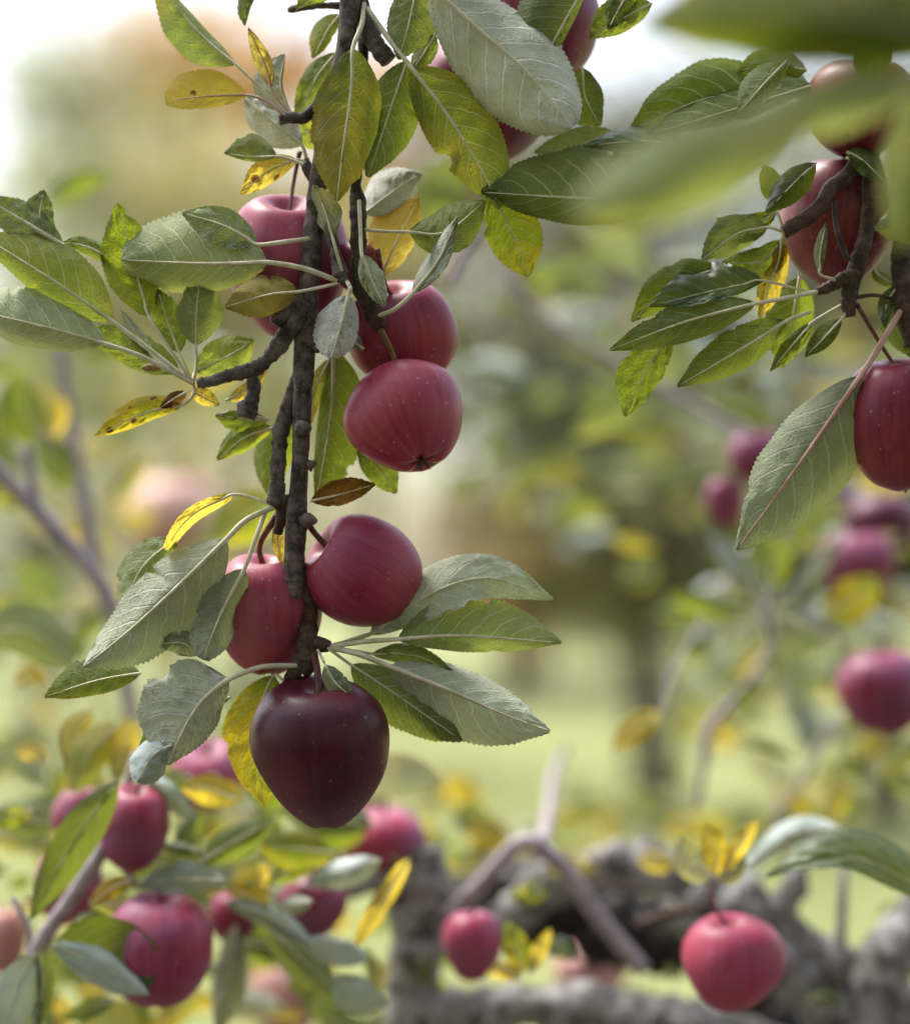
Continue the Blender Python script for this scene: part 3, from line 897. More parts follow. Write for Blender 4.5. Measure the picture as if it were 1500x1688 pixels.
N([(690, -40), (676, 30), (657, 98)], 48, 38, yel=.05, pale=.22, dz=(-24, -30))
N([(718, 55), (700, 85), (678, 118)], 20, 18, yel=.15, pale=.15, dz=(10, 10))
N([(712, -22), (790, 48), (870, 120), (945, 208)], 74, 92, yel=.0, pale=.78, spot=.1, dz=(-70, -90), dA=34, dB=16, shape='blunt', prad=4, quilt=4, wave=12)
N([(968, -30), (925, 45), (880, 130)], 14, 76, yel=.0, pale=.2, dz=(-30, -30), dB=6)
N([(1075, 5), (1025, 30), (972, 62)], 22, 40, yel=.3, pale=.1, dz=(10, 20))
N([(1045, -30), (1025, 5), (1002, 48)], 24, 24, yel=.12, pale=.1, dz=(-6, -10), brown=.2)
N([(676, 108), (742, 195), (808, 305), (822, 345)], 66, 52, yel=.38, pale=.10, spot=.16, dz=(-34, -36), dA=14, dB=14, pet=[(605, 12, 0), (640, 62, -20)], prad=3.8, quilt=3)
N([(1110, 325), (960, 326), (792, 316)], 46, 86, yel=.0, pale=.12, dz=(-36, -46), dA=18, dB=22, prad=2.6, quilt=3)
N([(1150, 245), (1060, 232), (962, 240)], 20, 26, face='t', yel=0, pale=.12, dz=(-20, -30))
N([(960, 110), (965, 160), (990, 206)], 30, 46, yel=.38, pale=.1, dz=(10, 16))
N([(1010, 215), (950, 240), (880, 250)], 20, 30, yel=.35, pale=.35, dz=(70, 80))
N([(808, 318), (838, 370), (872, 456)], 50, 44, yel=.42, pale=.02, dz=(-12, 0), dA=8, dB=6, spot=.1)
N([(674, 382), (735, 382), (800, 330)], 40, 38, face='u', yel=.10, pale=.15, spot=.35, brown=.12, dz=(-22, -14), pet=[(600, 378, -4), (635, 381)])
N([(679, 484), (722, 430), (755, 356)], 20, 17, yel=.0, pale=.8, dz=(-54, -64), dA=26, dB=-8, pet=[(624, 520, -24), (650, 510)], prad=3.2)
N([(628, 455), (655, 395), (692, 325)], 50, 28, yel=.85, brown=.25, pale=.3, dz=(34, 44), spot=.1)
N([(600, 352), (655, 310), (695, 285)], 40, 34, yel=0, pale=1, dz=(56, 66))
N([(548, 390), (535, 345), (516, 304)], 20, 26, yel=.45, pale=.6, dz=(-46, -40), dA=22, dB=-14, pet=[(564, 446, -34), (556, 420)], wave=14, quilt=5, red=0)
# --- left group
N([(441, 432), (330, 434), (200, 428)], 54, 84, yel=.30, pale=.40, dz=(-66, -44), dA=26, dB=22, pet=[(560, 464, -26), (500, 442, -50)], shape='blunt', prad=3.8, quilt=3.5, red=.05)
N([(425, 403), (370, 372), (300, 350)], 34, 30, yel=.0, pale=.35, dz=(-50, -30), pet=[(512, 393, -10), (470, 398)], prad=3.2, red=.05)
N([(494, 480), (440, 486), (370, 506)], 34, 34, yel=.6, pale=.3, brown=.08, dz=(-48, -56), pet=[(560, 466, -26), (525, 474)], wave=13, red=.05)
N([(574, 486), (562, 535), (546, 590)], 32, 44, yel=.0, pale=1, dz=(-70, -84), dA=14, dB=22, pet=[(572, 464, -30), (577, 474)], quilt=4, wave=9, prad=3.4, shape='blunt')
N([(596, 418), (612, 460), (634, 506)], 22, 18, yel=.0, pale=.55, dz=(-64, -60), dA=20, pet=[(592, 330, -8), (594, 380, -40)], prad=3)
N([(246, 522), (222, 440), (194, 334)], 50, 38, face='u', yel=.32, pale=.02, spot=.1, dz=(-24, -14), dA=8, dB=14, pet=[S, (290, 590)])
N([(186, 530), (100, 470), (30, 425), (-30, 388)], 34, 62, yel=.40, pale=.15, spot=.14, dz=(-26, -20), dA=14, dB=10, pet=[S, (262, 588)], prad=3.4, quilt=3.2)
N([(296, 614), (220, 580), (136, 540)], 26, 36, yel=.2, pale=.12, dz=(4, 20), pet=[S])
N([(172, 566), (80, 540), (-70, 505)], 38, 62, yel=.02, pale=.52, brown=.10, dz=(-34, -50), dA=20, dB=24, pet=[S, (240, 590)], prad=3.4)
N([(104, 405), (40, 365), (-30, 322)], 34, 30, face='u', yel=.02, pale=.3, brown=.15, dz=(4, 0), prad=5)
N([(88, 392), (66, 360), (72, 312)], 30, 24, yel=.0, pale=.3, brown=.15, dz=(10, 14))
N([(190, 430), (140, 405), (100, 400)], 14, 16, yel=.1, pale=.1, spot=.2, dz=(20, 20))
N([(296, 582), (276, 530), (260, 476)], 22, 30, face='u', yel=.05, pale=.05, dz=(-8, -6), pet=[S], wave=9)
N([(323, 570), (324, 510), (330, 455)], 32, 44, yel=.06, pale=.3, dz=(-4, 0), pet=[S, (324, 600)], brown=.12, wave=9)
N([(322, 612), (370, 590), (420, 560)], 34, 34, yel=.45, pale=.2, dz=(20, 30), pet=[S])
N([(255, 590), (225, 550), (200, 510)], 14, 10, yel=.0, pale=.9, dz=(8, 10), pet=[S])
N([(302, 668), (240, 680), (156, 720)], 16, 28, face='u', yel=.62, spot=.6, pale=.05, dz=(-8, -10), pet=[S, (320, 648)])
N([(308, 646), (290, 655), (264, 672)], 13, 11, yel=.9, brown=.75, pale=.2, dz=(-14, -18), wave=14)
N([(312, 642), (335, 655), (362, 668)], 16, 12, yel=.85, spot=.6, brown=.2, pale=.2, dz=(0, 4), wave=10)
N([(372, 660), (400, 645), (440, 612)], 10, 14, yel=.7, pale=.2, dz=(30, 30))
N([(442, 692), (400, 690), (354, 684)], 24, 14, face='t', yel=.2, spot=.7, pale=.05, dz=(6, 10), pet=[(412, 684, -8)])
N([(450, 705), (405, 720), (357, 758)], 20, 24, yel=.42, pale=.1, spot=.15, dz=(14, 20))
N([(478, 690), (455, 745), (442, 815)], 30, 36, yel=.36, pale=.06, dz=(40, 50))
N([(385, 815), (330, 840), (300, 866), (272, 906)], 13, 13, yel=1, brown=.15, spot=.15, pale=.2, dz=(-4, -10), dA=22, dB=-12, shape='strap', pet=[(446, 832, -6), (415, 820)])
N([(290, 888), (235, 935), (200, 1010)], 48, 34, yel=.18, pale=.3, dz=(16, 20), dB=26)
N([(374, 888), (300, 960), (215, 1038), (138, 1099)], 74, 52, yel=.0, pale=.66, spot=.1, brown=.08, dz=(-70, -86), dA=26, dB=38, pet=[(450, 836, -8), (405, 858, -50)], prad=4.2, quilt=3, shape='o')
N([(403, 938), (365, 1010), (334, 1088)], 36, 42, yel=.02, pale=.62, dz=(-56, -64), dA=26, dB=10, pet=[(438, 842, -8), (424, 880, -40)], prad=3.4, quilt=4.5, shape='blunt', red=.05)
N([(232, 1110), (160, 1122), (73, 1149)], 24, 42, yel=.3, pale=.12, dz=(-30, -30), dB=20)
N([(378, 1120), (338, 1150), (305, 1198), (276, 1262)], 44, 92, yel=.02, pale=.82, dz=(-62, -80), dA=20, dB=30, pet=[(488, 1098, -8), (430, 1100, -40)], prad=4, quilt=9, shape='o', red=.1)
N([(284, 1228), (252, 1246), (226, 1290)], 34, 30, face='t', yel=.0, pale=.95, dz=(-84, -92), shape='blunt', quilt=3)
N([(380, 1150), (290, 1180), (215, 1285)], 20, 26, yel=.4, pale=.1, dz=(-34, -34))
N([(330, 1080), (300, 1060), (262, 1062)], 20, 20, yel=.02, pale=.6, dz=(-20, -20))
N([(452, 1112), (420, 1200), (436, 1330)], 50, 52, yel=.46, pale=.02, dz=(40, 50), pet=[(470, 1126, -2)])
N([(464, 948), (472, 995), (494, 1036)], 9, 12, yel=.35, pale=.3, dz=(6, 0))
N([(462, 855), (458, 890), (466, 935)], 10, 10, yel=.7, spot=.3, pale=.2, dz=(20, 20), pet=[(456, 826)])
# --- right of the lower apples
N([(610, 1046), (700, 985), (800, 952), (912, 988)], 44, 40, yel=.12, pale=.72, dz=(10, 24), dA=30, dB=-6, pet=[(540, 1066, -2)], quilt=4, prad=3)
N([(655, 1054), (760, 1048), (926, 1060)], 66, 26, yel=.36, pale=.30, spot=.06, dz=(-34, -44), dA=20, dB=14, pet=[(545, 1066, -4), (600, 1058)], prad=3.6, quilt=3)
N([(640, 1098), (745, 1140), (830, 1178), (907, 1206)], 46, 68, yel=.04, pale=.72, dz=(-44, -56), dA=30, dB=20, pet=[(546, 1068, -6), (590, 1078)], prad=4.2, quilt=4, red=.2)
N([(578, 1096), (660, 1150), (762, 1222)], 38, 48, yel=.12, pale=.2, dz=(-10, -10), pet=[(540, 1068)])
N([(612, 1078), (680, 1080), (748, 1108)], 18, 16, face='t', yel=.02, pale=.1, dz=(10, 14), pet=[(545, 1066, 0)])
N([(660, 1030), (720, 1030), (760, 1015)], 16, 30, yel=.2, pale=.4, dz=(6, 6), pet=[(548, 1064, 0)])
N([(536, 1096), (552, 1125), (581, 1150)], 20, 18, yel=.05, pale=.45, dz=(-70, -84), pet=[(524, 1072, -14)], red=.05)
N([(512, 826), (560, 815), (619, 798)], 26, 18, yel=.9, brown=.8, pale=.2, dz=(-6, -10), dA=-10, wave=12)
N([(550, 575), (545, 690), (520, 832)], 62, 22, yel=.10, pale=.08, dz=(34, 40), prad=3.6)
N([(590, 730), (620, 765), (654, 814)], 30, 26, yel=.36, pale=.1, dz=(60, 66))
N([(545, 590), (520, 640), (512, 700)], 14, 14, yel=.5, pale=.2, dz=(50, 50))
N([(600, 575), (565, 555), (540, 590)], 14, 16, yel=.1, pale=.95, dz=(20, 20))

# unseen trunk beside the camera; crown added overhead and behind to cut front light
def overhead(n=26000):
    r = random.Random(5)
    verts, faces, uvs = [], [], []
    clumps = []
    while len(clumps) < 620:
        p = Vector((r.uniform(-2.4, 2.4), r.uniform(-2.4, 1.15), r.uniform(0.5, 3.3)))
        clumps.append(p)
    k = 0
    while k < n:
        c = clumps[r.randrange(len(clumps))]
        p = c + Vector((r.gauss(0, .16), r.gauss(0, .16), r.gauss(0, .13)))
        if p.y > -0.25 and p.z < 1.5 + 0.40 * max(0, p.y) + 0.22: continue
        if p.y > 0.40 or (p - CAM).length < 0.35: continue
        a = Vector((r.gauss(0, 1), r.gauss(0, 1), r.gauss(-.4, .6))).normalized()
        b = Matrix.Rotation(r.uniform(0, 6.28), 3, a) @ a.orthogonal().normalized()
        L = .075 * r.uniform(.7, 1.3)
        q = len(verts)
        cN = a.cross(b) * L * 0.12
        verts.extend([p, p + a * L * .5 + b * L * .27 + cN, p + a * L, p + a * L * .5 - b * L * .27 + cN])
        faces.append((q, q + 1, q + 2, q + 3))
        cv = r.random()
        uvs.extend([(cv, .5)] * 4)
        k += 1
    o = mesh_obj('crown', verts, faces, M_CGREEN, BR, Vector((0, -0.6, 2.2)), uvs, False)
    o['kind'] = 'stuff'
    verts, faces, uvs = [], [], []
    wtube(verts, faces, uvs, [(1.35, -0.5, -0.1, .13), (1.3, -0.45, 0.7, .10), (1.15, -0.3, 1.5, .095), (0.9, 0.2, 1.95, .06), (0.45, 0.85, 1.96, .03), (0.05, 1.02, 1.965, .018)], 12)
    mesh_obj('trunk', verts, faces, M_TRUNK, BR, Vector((1.35, -0.5, 0)), uvs)
overhead()

# apples of the hanging branch
AG = 'sharp apples hanging in the near branches'
apple(474, 440, 102, 'rosy apple behind the dark stem with lilac shoulders and upright stalk', dz=112, h=1.24, taper=.16, axis=(.06, 1, .52), col=(.20, .25, .75), stem=[(484, 300, 100), (494, 250, 60)], group=AG)
apple(660, 552, 93, 'crimson apple under grey leaf, half hidden behind a lower apple', dz=105, h=.98, taper=.12, axis=(-.05, 1, .42), col=(.20, .35, .35), stem=[(636, 470, 20), (622, 410, 0)], group=AG)
apple(670, 688, 101, 'squat crimson apple in the middle with its dried calyx showing', dz=-2, h=.90, taper=.10, axis=(-.30, .86, -.36), col=(.16, .40, .22), stem=[(650, 590, 10), (626, 540, -14)], stem_mat=M_STEMG, stem_r=4, group=AG)
apple(598, 944, 93, 'dull red apple tilted sideways against the end of the stem', dz=24, h=1.06, taper=.06, axis=(-.72, .50, .30), col=(.30, .30, .28), stem=[(518, 878, 10), (506, 858, 0)], stem_r=5, group=AG)
apple(440, 1010, 90, 'pale topped red apple behind pale leaves, left of the stem end', dz=64, h=1.14, taper=.14, axis=(.0, 1, .20), col=(.18, .55, .45), stem=[(428, 900, 40), (456, 850, 8)], stem_r=5, group=AG)
apple(530, 1244, 115, 'dark purple heart shaped apple hanging lowest and largest in focus', dz=-16, h=1.15, taper=.36, axis=(-.03, 1, .26), col=(1, .10, .08), stem=[(523, 1105, -20), (515, 1072, -4)], stem_r=6, group=AG, lobes=.03, calyx=False, dim=.19)
apple(800, 158, 112, 'dark red apple mostly hidden behind a big grey leaf', dz=125, h=1.0, axis=(.05, 1, .2), col=(.62, .2, .3), group=AG)
apple(880, 44, 106, 'maroon apple cut by the top edge behind leaves', dz=150, h=1.05, axis=(.05, 1, .2), col=(.58, .2, .3), group=AG)
apple(590, 440, 40, 'small dark red apple squeezed between the two dark stems', dz=60, h=1.1, axis=(0, 1, .2), col=(.6, .2, .3), group=AG, calyx=False)

# ================================================================== the branch on the right
RB = empty('apple_branch', P(1440, -60, 1.0, 20))
tag(RB, 'shaded branch at the right edge carrying three red apples', 'branch', 'apple branches')
tube('stem', [(1470, -400, 40, 20), (1462, -60, 30, 15), (1452, 120, 20, 13), (1440, 240, 6, 12), (1432, 300, 0, 11), (1430, 370, -2, 12), (1416, 425, -4, 14), (1404, 465, -4, 16), (1398, 500, -4, 13), (1400, 522, -4, 9)], M_BARKR, RB, segs=14, rough=.2, ridge=.2, sub=10, seed=31)
tube('spur', [(1440, 240, 2, 15), (1400, 285, -10, 14), (1370, 310, -14, 12), (1345, 345, -16, 13), (1315, 368, -18, 13), (1292, 382, -18, 12)], M_BARKR, RB, segs=12, rough=.25, ridge=.22, sub=8, seed=32)
tube('spur', [(1410, 450, -6, 12), (1385, 462, -12, 12), (1362, 474, -14, 9), (1344, 480, -14, 5)], M_BARKR, RB, segs=12, rough=.4, ridge=.3, sub=6, seed=33)
tube('stem', [(1600, -380, 60, 22), (1520, 100, 40, 17), (1490, 380, 10, 16), (1486, 440, 6, 16), (1492, 510, 4, 17), (1504, 570, 4, 15)], M_BARKR, RB, segs=14, rough=.2, ridge=.2, sub=10, seed=34)
def E(pts, aA, aB, **k):
    return leaf(RB, pts, aA, aB, **k)
Q = (1292, 382, -18)
E([(1305, 160), (1170, 160), (1036, 218)], 40, 62, yel=.04, pale=.03, dz=(24, 34), dB=16, prad=2)
E([(1340, 140), (1200, 182), (1066, 222)], 22, 44, face='u', yel=.0, pale=.02, dz=(0, -6), prad=2)
E([(1298, 100), (1262, 135), (1215, 187)], 22, 30, yel=.18, pale=.25, dz=(-90, -80))
E([(1330, 115), (1270, 105), (1212, 118)], 36, 30, face='t', yel=.05, pale=.05, dz=(24, 20))
E([(1335, 165), (1300, 130), (1240, 115)], 30, 20, face='t', yel=.02, pale=.05, dz=(16, 16))
E([(1266, 374), (1215, 385), (1157, 428)], 28, 34, yel=.08, pale=.28, dz=(-20, -30), pet=[Q])
E([(1280, 350), (1230, 375), (1180, 360)], 18, 22, yel=.05, pale=.1, dz=(6, 6), pet=[Q])
E([(1290, 395), (1255, 430), (1190, 432)], 26, 24, yel=.22, pale=.1, dz=(4, 14), pet=[Q])
E([(1258, 462), (1170, 480), (1070, 505)], 18, 46, face='t', yel=.0, pale=.03, dz=(-26, -34), dA=-12, pet=[(1345, 484, -14)], prad=2.2)
E([(1246, 500), (1130, 530), (1004, 577)], 32, 34, yel=.02, pale=.16, dz=(-40, -56), dA=16, dB=16, pet=[(1350, 480, -14), (1300, 490)], prad=3.2)
E([(1298, 528), (1220, 576), (1116, 637)], 30, 38, yel=.04, pale=.12, dz=(-16, -24), pet=[(1335, 514, -10)], prad=3)
E([(1108, 545), (1062, 615), (1030, 687)], 30, 44, yel=.24, pale=.05, dz=(16, 26), prad=2)
E([(1190, 440), (1110, 470), (1040, 530)], 26, 36, yel=.14, pale=.05, dz=(20, 30))
E([(1318, 455), (1305, 530), (1288, 606)], 36, 44, yel=.34, pale=.05, dz=(36, 40))
E([(1294, 400), (1272, 460), (1252, 525)], 24, 22, yel=.75, pale=.15, brown=.25, spot=.2, dz=(8, 14), pet=[Q])
E([(1288, 392), (1285, 420), (1278, 450)], 14, 12, yel=.95, brown=.5, pale=.1, dz=(0, 4))
E([(1340, 530), (1305, 570), (1269, 612)], 15, 14, yel=.3, spot=.4, pale=.1, dz=(-6, -10), wave=14, pet=[(1395, 498, -6)])
E([(1388, 524), (1360, 555), (1327, 588)], 15, 18, yel=.02, pale=.1, dz=(-10, -14), pet=[(1402, 505, -6)])
E([(1418, 620), (1335, 740), (1214, 907)], 82, 62, yel=.0, pale=.56, dz=(-50, -66), dA=14, dB=26, pet=[(1486, 510, -6), (1450, 570, -20)], prad=4.6, quilt=2.5, red=.75, shape='o')
E([(1352, 452), (1352, 415), (1362, 366)], 11, 9, yel=.2, pale=.35, dz=(-70, -74), dA=16, pet=[(1378, 462, -20)], wave=12)
E([(1465, 478), (1475, 530), (1502, 588)], 26, 26, yel=.22, pale=.1, dz=(10, 10))
E([(1480, 470), (1462, 500), (1458, 540)], 12, 14, face='t', yel=.05, pale=.1, dz=(0, 0))
E([(1565, 350), (1510, 368), (1440, 375)], 34, 40, face='t', yel=.0, pale=.12, dz=(-160, -150))
E([(1440, 440), (1450, 455), (1480, 470)], 10, 12, yel=.3, pale=.1, dz=(60, 60))
E([(1345, 268), (1310, 300), (1262, 350)], 26, 24, face='t', yel=.0, pale=.02, dz=(-40, -30))
E([(1300, 330), (1275, 310), (1258, 270)], 20, 22, face='t', yel=.02, pale=.02, dz=(20, 20))
E([(1395, 250), (1420, 262), (1460, 300)], 22, 20, face='t', yel=.0, pale=.02, dz=(-60, -50))
E([(1470, 60), (1440, 90), (1425, 140)], 30, 30, face='t', yel=.05, pale=.02, dz=(-110, -110))
tube('twig', [(1375, 330, -10, 5), (1380, 380, -24, 5), (1398, 430, -24, 6)], M_BARKR, RB, segs=8, rough=.3, sub=5, seed=35)
tube('twig', [(1408, 490, -6, 4), (1440, 486, -4, 3), (1470, 492, 0, 3)], M_BARKR, RB, segs=8, sub=5)
apple(1420, 176, 91, 'purplish red apple at top right behind blurred leaves', dz=10, h=.94, axis=(.05, 1, .15), col=(.72, .35, .02), group=AG)
apple(1384, 364, 95, 'dark red apple behind the crossing twigs at right', dz=110, h=1.18, taper=.14, axis=(.0, 1, .2), col=(.85, .5, .02), group=AG)
apple(1490, 696, 106, 'bright crimson spotted apple cut by the right edge beside pale leaf', dz=6, h=1.06, axis=(-.05, 1, .2), col=(.55, .35, .0), group=AG, stem=[(1450, 565, 0), (1412, 500, -4)])

# ================================================================== leaves close to the lens, top right
FB = empty('apple_branch', P(1600, -60, 0.66))
tag(FB, 'blurred spray of yellow green leaves close to the lens, top right', 'branch', 'apple branches')
tube('twig', [(1700, -300, 0, 14), (1640, -60, 0, 9), (1590, 60, 0, 7), (1540, 150, 0, 6), (1520, 220, 0, 4)], M_BARKR, FB, Y=.68, segs=10, sub=6)
def F(pts, aA, aB, **k):
    k.setdefault('Y', .64)
    return leaf(FB, pts, aA, aB, **k)
F([(1590, 60), (1330, 20), (1050, 45)], 90, 108, yel=0.37, pale=.08, Y=.62)
F([(1600, 20), (1400, -30), (1180, -30)], 108, 96, yel=0.37, pale=.12, Y=.66)
F([(1345, 200), (1170, 265), (950, 355)], 74, 79, yel=0.37, pale=.35, Y=.60, shape='blunt', dA=30, dB=30)
F([(1540, 130), (1340, 190), (1140, 240)], 40, 50, yel=0.37, pale=.45, brown=.05, Y=.66)
F([(1575, 130), (1510, 260), (1478, 410)], 72, 55, yel=0.37, pale=.05, Y=.68)
F([(1600, 70), (1440, 50), (1215, 70)], 62, 72, yel=0.37, pale=.08, Y=.63)

# ================================================================== the tree just behind, out of focus
MT = empty('apple_tree', P(690, 1688, 1.32) * 1)
tag(MT, 'old lichened apple tree blurred across the bottom of the view', 'tree')
LY = 1.31
tube('limb', [(560, 1470, 0, 17), (640, 1440, 0, 29), (700, 1425, 0, 39)], M_LICH, MT, Y=LY, segs=14, rough=.2, ridge=.03, seed=41)
tube('limb', [(700, 1395, 0, 34), (694, 1440, 0, 44), (686, 1520, 0, 42), (680, 1600, 0, 42), (678, 1700, 0, 45), (690, 2100, 20, 59), (760, 3200, 60, 92), (800, 4700, 80, 143)], M_LICH, MT, Y=LY, segs=14, rough=.2, ridge=.03, seed=42)
tube('limb', [(660, 1668, 0, 40), (760, 1672, -10, 42), (850, 1660, -20, 36), (960, 1664, -20, 44), (1040, 1678, -20, 36), (1130, 1690, -20, 42), (1220, 1716, 0, 38), (1320, 1760, 0, 40)], M_LICH, MT, Y=LY, segs=16, rough=.34, ridge=.05, sub=10, seed=43)
tube('limb', [(830, 1530, 240, 30), (900, 1462, 160, 40), (975, 1436, 70, 36), (1060, 1430, 60, 44), (1130, 1452, 60, 36), (1200, 1480, 60, 52), (1270, 1530, 60, 46), (1330, 1560, 60, 34), (1400, 1600, 60, 40), (1480, 1650, 60, 44), (1600, 1760, 60, 70)], M_LICH, MT, Y=LY, segs=16, rough=.36, ridge=.05, sub=10, seed=44)
tube('limb', [(1560, 1470, 20, 42), (1500, 1540, 20, 47), (1450, 1600, 20, 47), (1440, 1700, 20, 50), (1300, 2100, 30, 67), (860, 3000, 60, 76)], M_LICH, MT, Y=LY, segs=14, rough=.2, ridge=.03, seed=45)
tube('limb', [(690, 1500, 320, 50), (820, 1490, 330, 78), (940, 1500, 330, 84), (1060, 1540, 330, 66), (1180, 1560, 330, 50), (1260, 1640, 320, 60), (1300, 1760, 300, 70)], M_SHADE, MT, Y=LY, segs=14, rough=.4, ridge=.06, seed=46)  # shadow between the limbs, built as a near-black limb
tube('twig', [(735, 1510, -40, 13), (790, 1460, -40, 13), (850, 1395, -40, 14), (895, 1390, -40, 16)], M_TWIG, MT, Y=LY, sub=6, seed=47)
tube('twig', [(880, 1388, -40, 15), (930, 1430, -44, 14), (985, 1510, -50, 14), (1060, 1600, -50, 14)], M_TWIG, MT, Y=LY, sub=6, seed=48)
tube('twig', [(895, 1395, 0, 13), (906, 1330, 300, 11), (914, 1270, 500, 9), (934, 1232, 600, 8)], M_TWIG, MT, Y=LY, sub=6, seed=49)
tube('twig', [(1050, 1525, -30, 8), (1110, 1505, -40, 9), (1170, 1490, -50, 8), (1172, 1450, -50, 7)], M_BARKR, MT, Y=LY, sub=6, seed=50)
tube('twig', [(1385, 1560, 40, 10), (1388, 1480, 40, 9), (1392, 1430, 40, 6)], M_TWIG, MT, Y=LY, sub=6, seed=51)
tube('limb', [(1290, 1500, 40, 26), (1310, 1460, 30, 22), (1318, 1430, 30, 14)], M_LICH, MT, Y=LY, segs=12, rough=.3, ridge=.05, seed=56)
tube('limb', [(1060, 1440, 50, 22), (1075, 1405, 40, 20), (1080, 1390, 40, 10)], M_LICH, MT, Y=LY, segs=12, rough=.3, ridge=.05, seed=58)
tube('limb', [(700, 1560, 0, 26), (740, 1545, 0, 22), (765, 1540, 0, 12)], M_LICH, MT, Y=LY, segs=12, rough=.3, ridge=.05, seed=59)
tube('limb', [(1130, 1480, 40, 40), (1200, 1540, 20, 44), (1290, 1590, 30, 40), (1380, 1690, 40, 44)], M_LICH, MT, Y=LY, segs=12, rough=.3, ridge=.06, seed=57)
# leafy shoot at the lower left
tube('twig', [(20, 1720, -60, 14), (60, 1570, -90, 13), (120, 1480, -100, 13), (175, 1390, -100, 12), (205, 1310, -90, 9), (225, 1240, -70, 7)], M_TWIG, MT, Y=1.18, sub=6, seed=52)
tube('twig', [(165, 1400, -100, 8), (205, 1430, -100, 7), (225, 1460, -90, 5)], M_TWIG, MT, Y=1.18, sub=5, seed=53)
tube('twig', [(20, 1480, 0, 5), (50, 1540, 0, 5), (40, 1640, 0, 6), (20, 1740, 0, 7)], M_TWIG, MT, Y=1.15, sub=5, seed=54)
def T(pts, aA, aB, Y=1.14, **k):
    k.setdefault('lo', True)
    if k.get('yel', 0) > .7: k.setdefault('spot', .35); k.setdefault('brown', .2)
    return leaf(MT, pts, aA, aB, Y=Y, **k)
T([(196, 1285), (120, 1390), (48, 1520)], 36, 34, face='t', yel=.12, pale=.12, Y=1.09)
T([(92, 1548), (170, 1580), (244, 1636)], 78, 10, face='t', yel=.0, pale=.05, Y=1.085, shape='blunt')
T([(86, 1558), (160, 1590), (247, 1642)], 26, 34, face='t', yel=.0, pale=.95, Y=1.08)
T([(60, 1570), (25, 1640), (0, 1740)], 34, 36, face='t', yel=.0, pale=.9, Y=1.09)
T([(66, 1562), (72, 1630), (55, 1710)], 18, 20, face='t', yel=.0, pale=.15, Y=1.085)
T([(372, 1452), (300, 1450), (226, 1460)], 24, 30, face='t', yel=.0, pale=.85, Y=1.11)
T([(218, 1450), (185, 1465), (148, 1495)], 14, 18, yel=.9, pale=.1, Y=1.12)
T([(240, 1282), (280, 1310), (322, 1352)], 18, 22, face='t', yel=.0, pale=.8, Y=1.14)
T([(390, 1318), (340, 1300), (298, 1300)], 28, 24, yel=.72, spot=.5, pale=.1, Y=1.14)
T([(200, 1190), (150, 1240), (118, 1310)], 34, 36, yel=.5, pale=.15, spot=.3, Y=1.18)
T([(215, 1180), (205, 1235), (190, 1290)], 24, 26, yel=.6, pale=.15, spot=.3, Y=1.17)
T([(150, 1170), (120, 1210), (110, 1260)], 20, 20, yel=.7, pale=.2, Y=1.2)
T([(325, 1425), (390, 1385), (455, 1350)], 24, 28, face='u', yel=.2, pale=.15, Y=1.15)
T([(320, 1430), (310, 1380), (330, 1330)], 22, 22, face='t', yel=.15, pale=.1, Y=1.16)
T([(548, 1405), (490, 1400), (425, 1392)], 40, 30, yel=.36, pale=.05, Y=1.16)
T([(530, 1410), (470, 1440), (440, 1460)], 20, 22, yel=.36, pale=.05, Y=1.17)
T([(628, 1418), (570, 1440), (502, 1456)], 24, 24, face='t', yel=.05, pale=.95, Y=1.16)
T([(675, 1415), (635, 1480), (586, 1560)], 15, 17, yel=.9, pale=.15, Y=1.13, shape='strap', spot=.15)
T([(370, 1460), (405, 1475), (445, 1495)], 16, 14, yel=1, brown=.15, pale=.1, Y=1.15)
T([(440, 1420), (430, 1450), (440, 1490)], 14, 10, yel=.95, brown=.3, pale=.1, Y=1.17)
T([(372, 1488), (440, 1510), (520, 1562)], 22, 20, face='t', yel=.2, pale=.85, Y=1.14)
T([(500, 1552), (555, 1568), (612, 1582)], 22, 26, face='t', yel=.0, pale=1, Y=1.15)
T([(435, 1525), (490, 1575), (560, 1645)], 34, 34, yel=.35, pale=.3, Y=1.17)
T([(548, 1610), (590, 1640), (640, 1655)], 30, 34, face='t', yel=.1, pale=.8, Y=1.15)
T([(388, 1525), (380, 1600), (358, 1710)], 32, 28, yel=.3, pale=.65, Y=1.2)
T([(330, 1630), (300, 1660), (250, 1690)], 24, 24, yel=.6, pale=.2, Y=1.3)
T([(190, 1640), (160, 1670), (130, 1700)], 24, 24, yel=.6, pale=.2, Y=1.3)
T([(95, 1640), (105, 1670), (100, 1720)], 16, 16, yel=.9, pale=.2, Y=1.25)
T([(-30, 1045), (50, 1040), (124, 1100)], 44, 48, yel=.14, pale=.4, Y=1.25)
T([(20, 1130), (50, 1110), (84, 1128)], 18, 16, yel=.9, pale=.1, Y=1.3)
T([(-20, 1240), (40, 1260), (70, 1300)], 30, 24, yel=.2, pale=.6, Y=1.3)
T([(80, 1260), (60, 1240), (20, 1240)], 14, 16, yel=.9, pale=.2, Y=1.25)
T([(420, 1330), (450, 1380), (440, 1420)], 20, 24, yel=.3, pale=.2, Y=1.22)
T([(385, 1540), (400, 1480), (430, 1440)], 16, 20, yel=.2, pale=.2, Y=1.25)
T([(560, 1420), (530, 1380), (490, 1370)], 20, 20, yel=.25, pale=.4, Y=1.28)
T([(610, 1660), (620, 1610), (600, 1560)], 16, 14, yel=.5, pale=.3, Y=1.22)
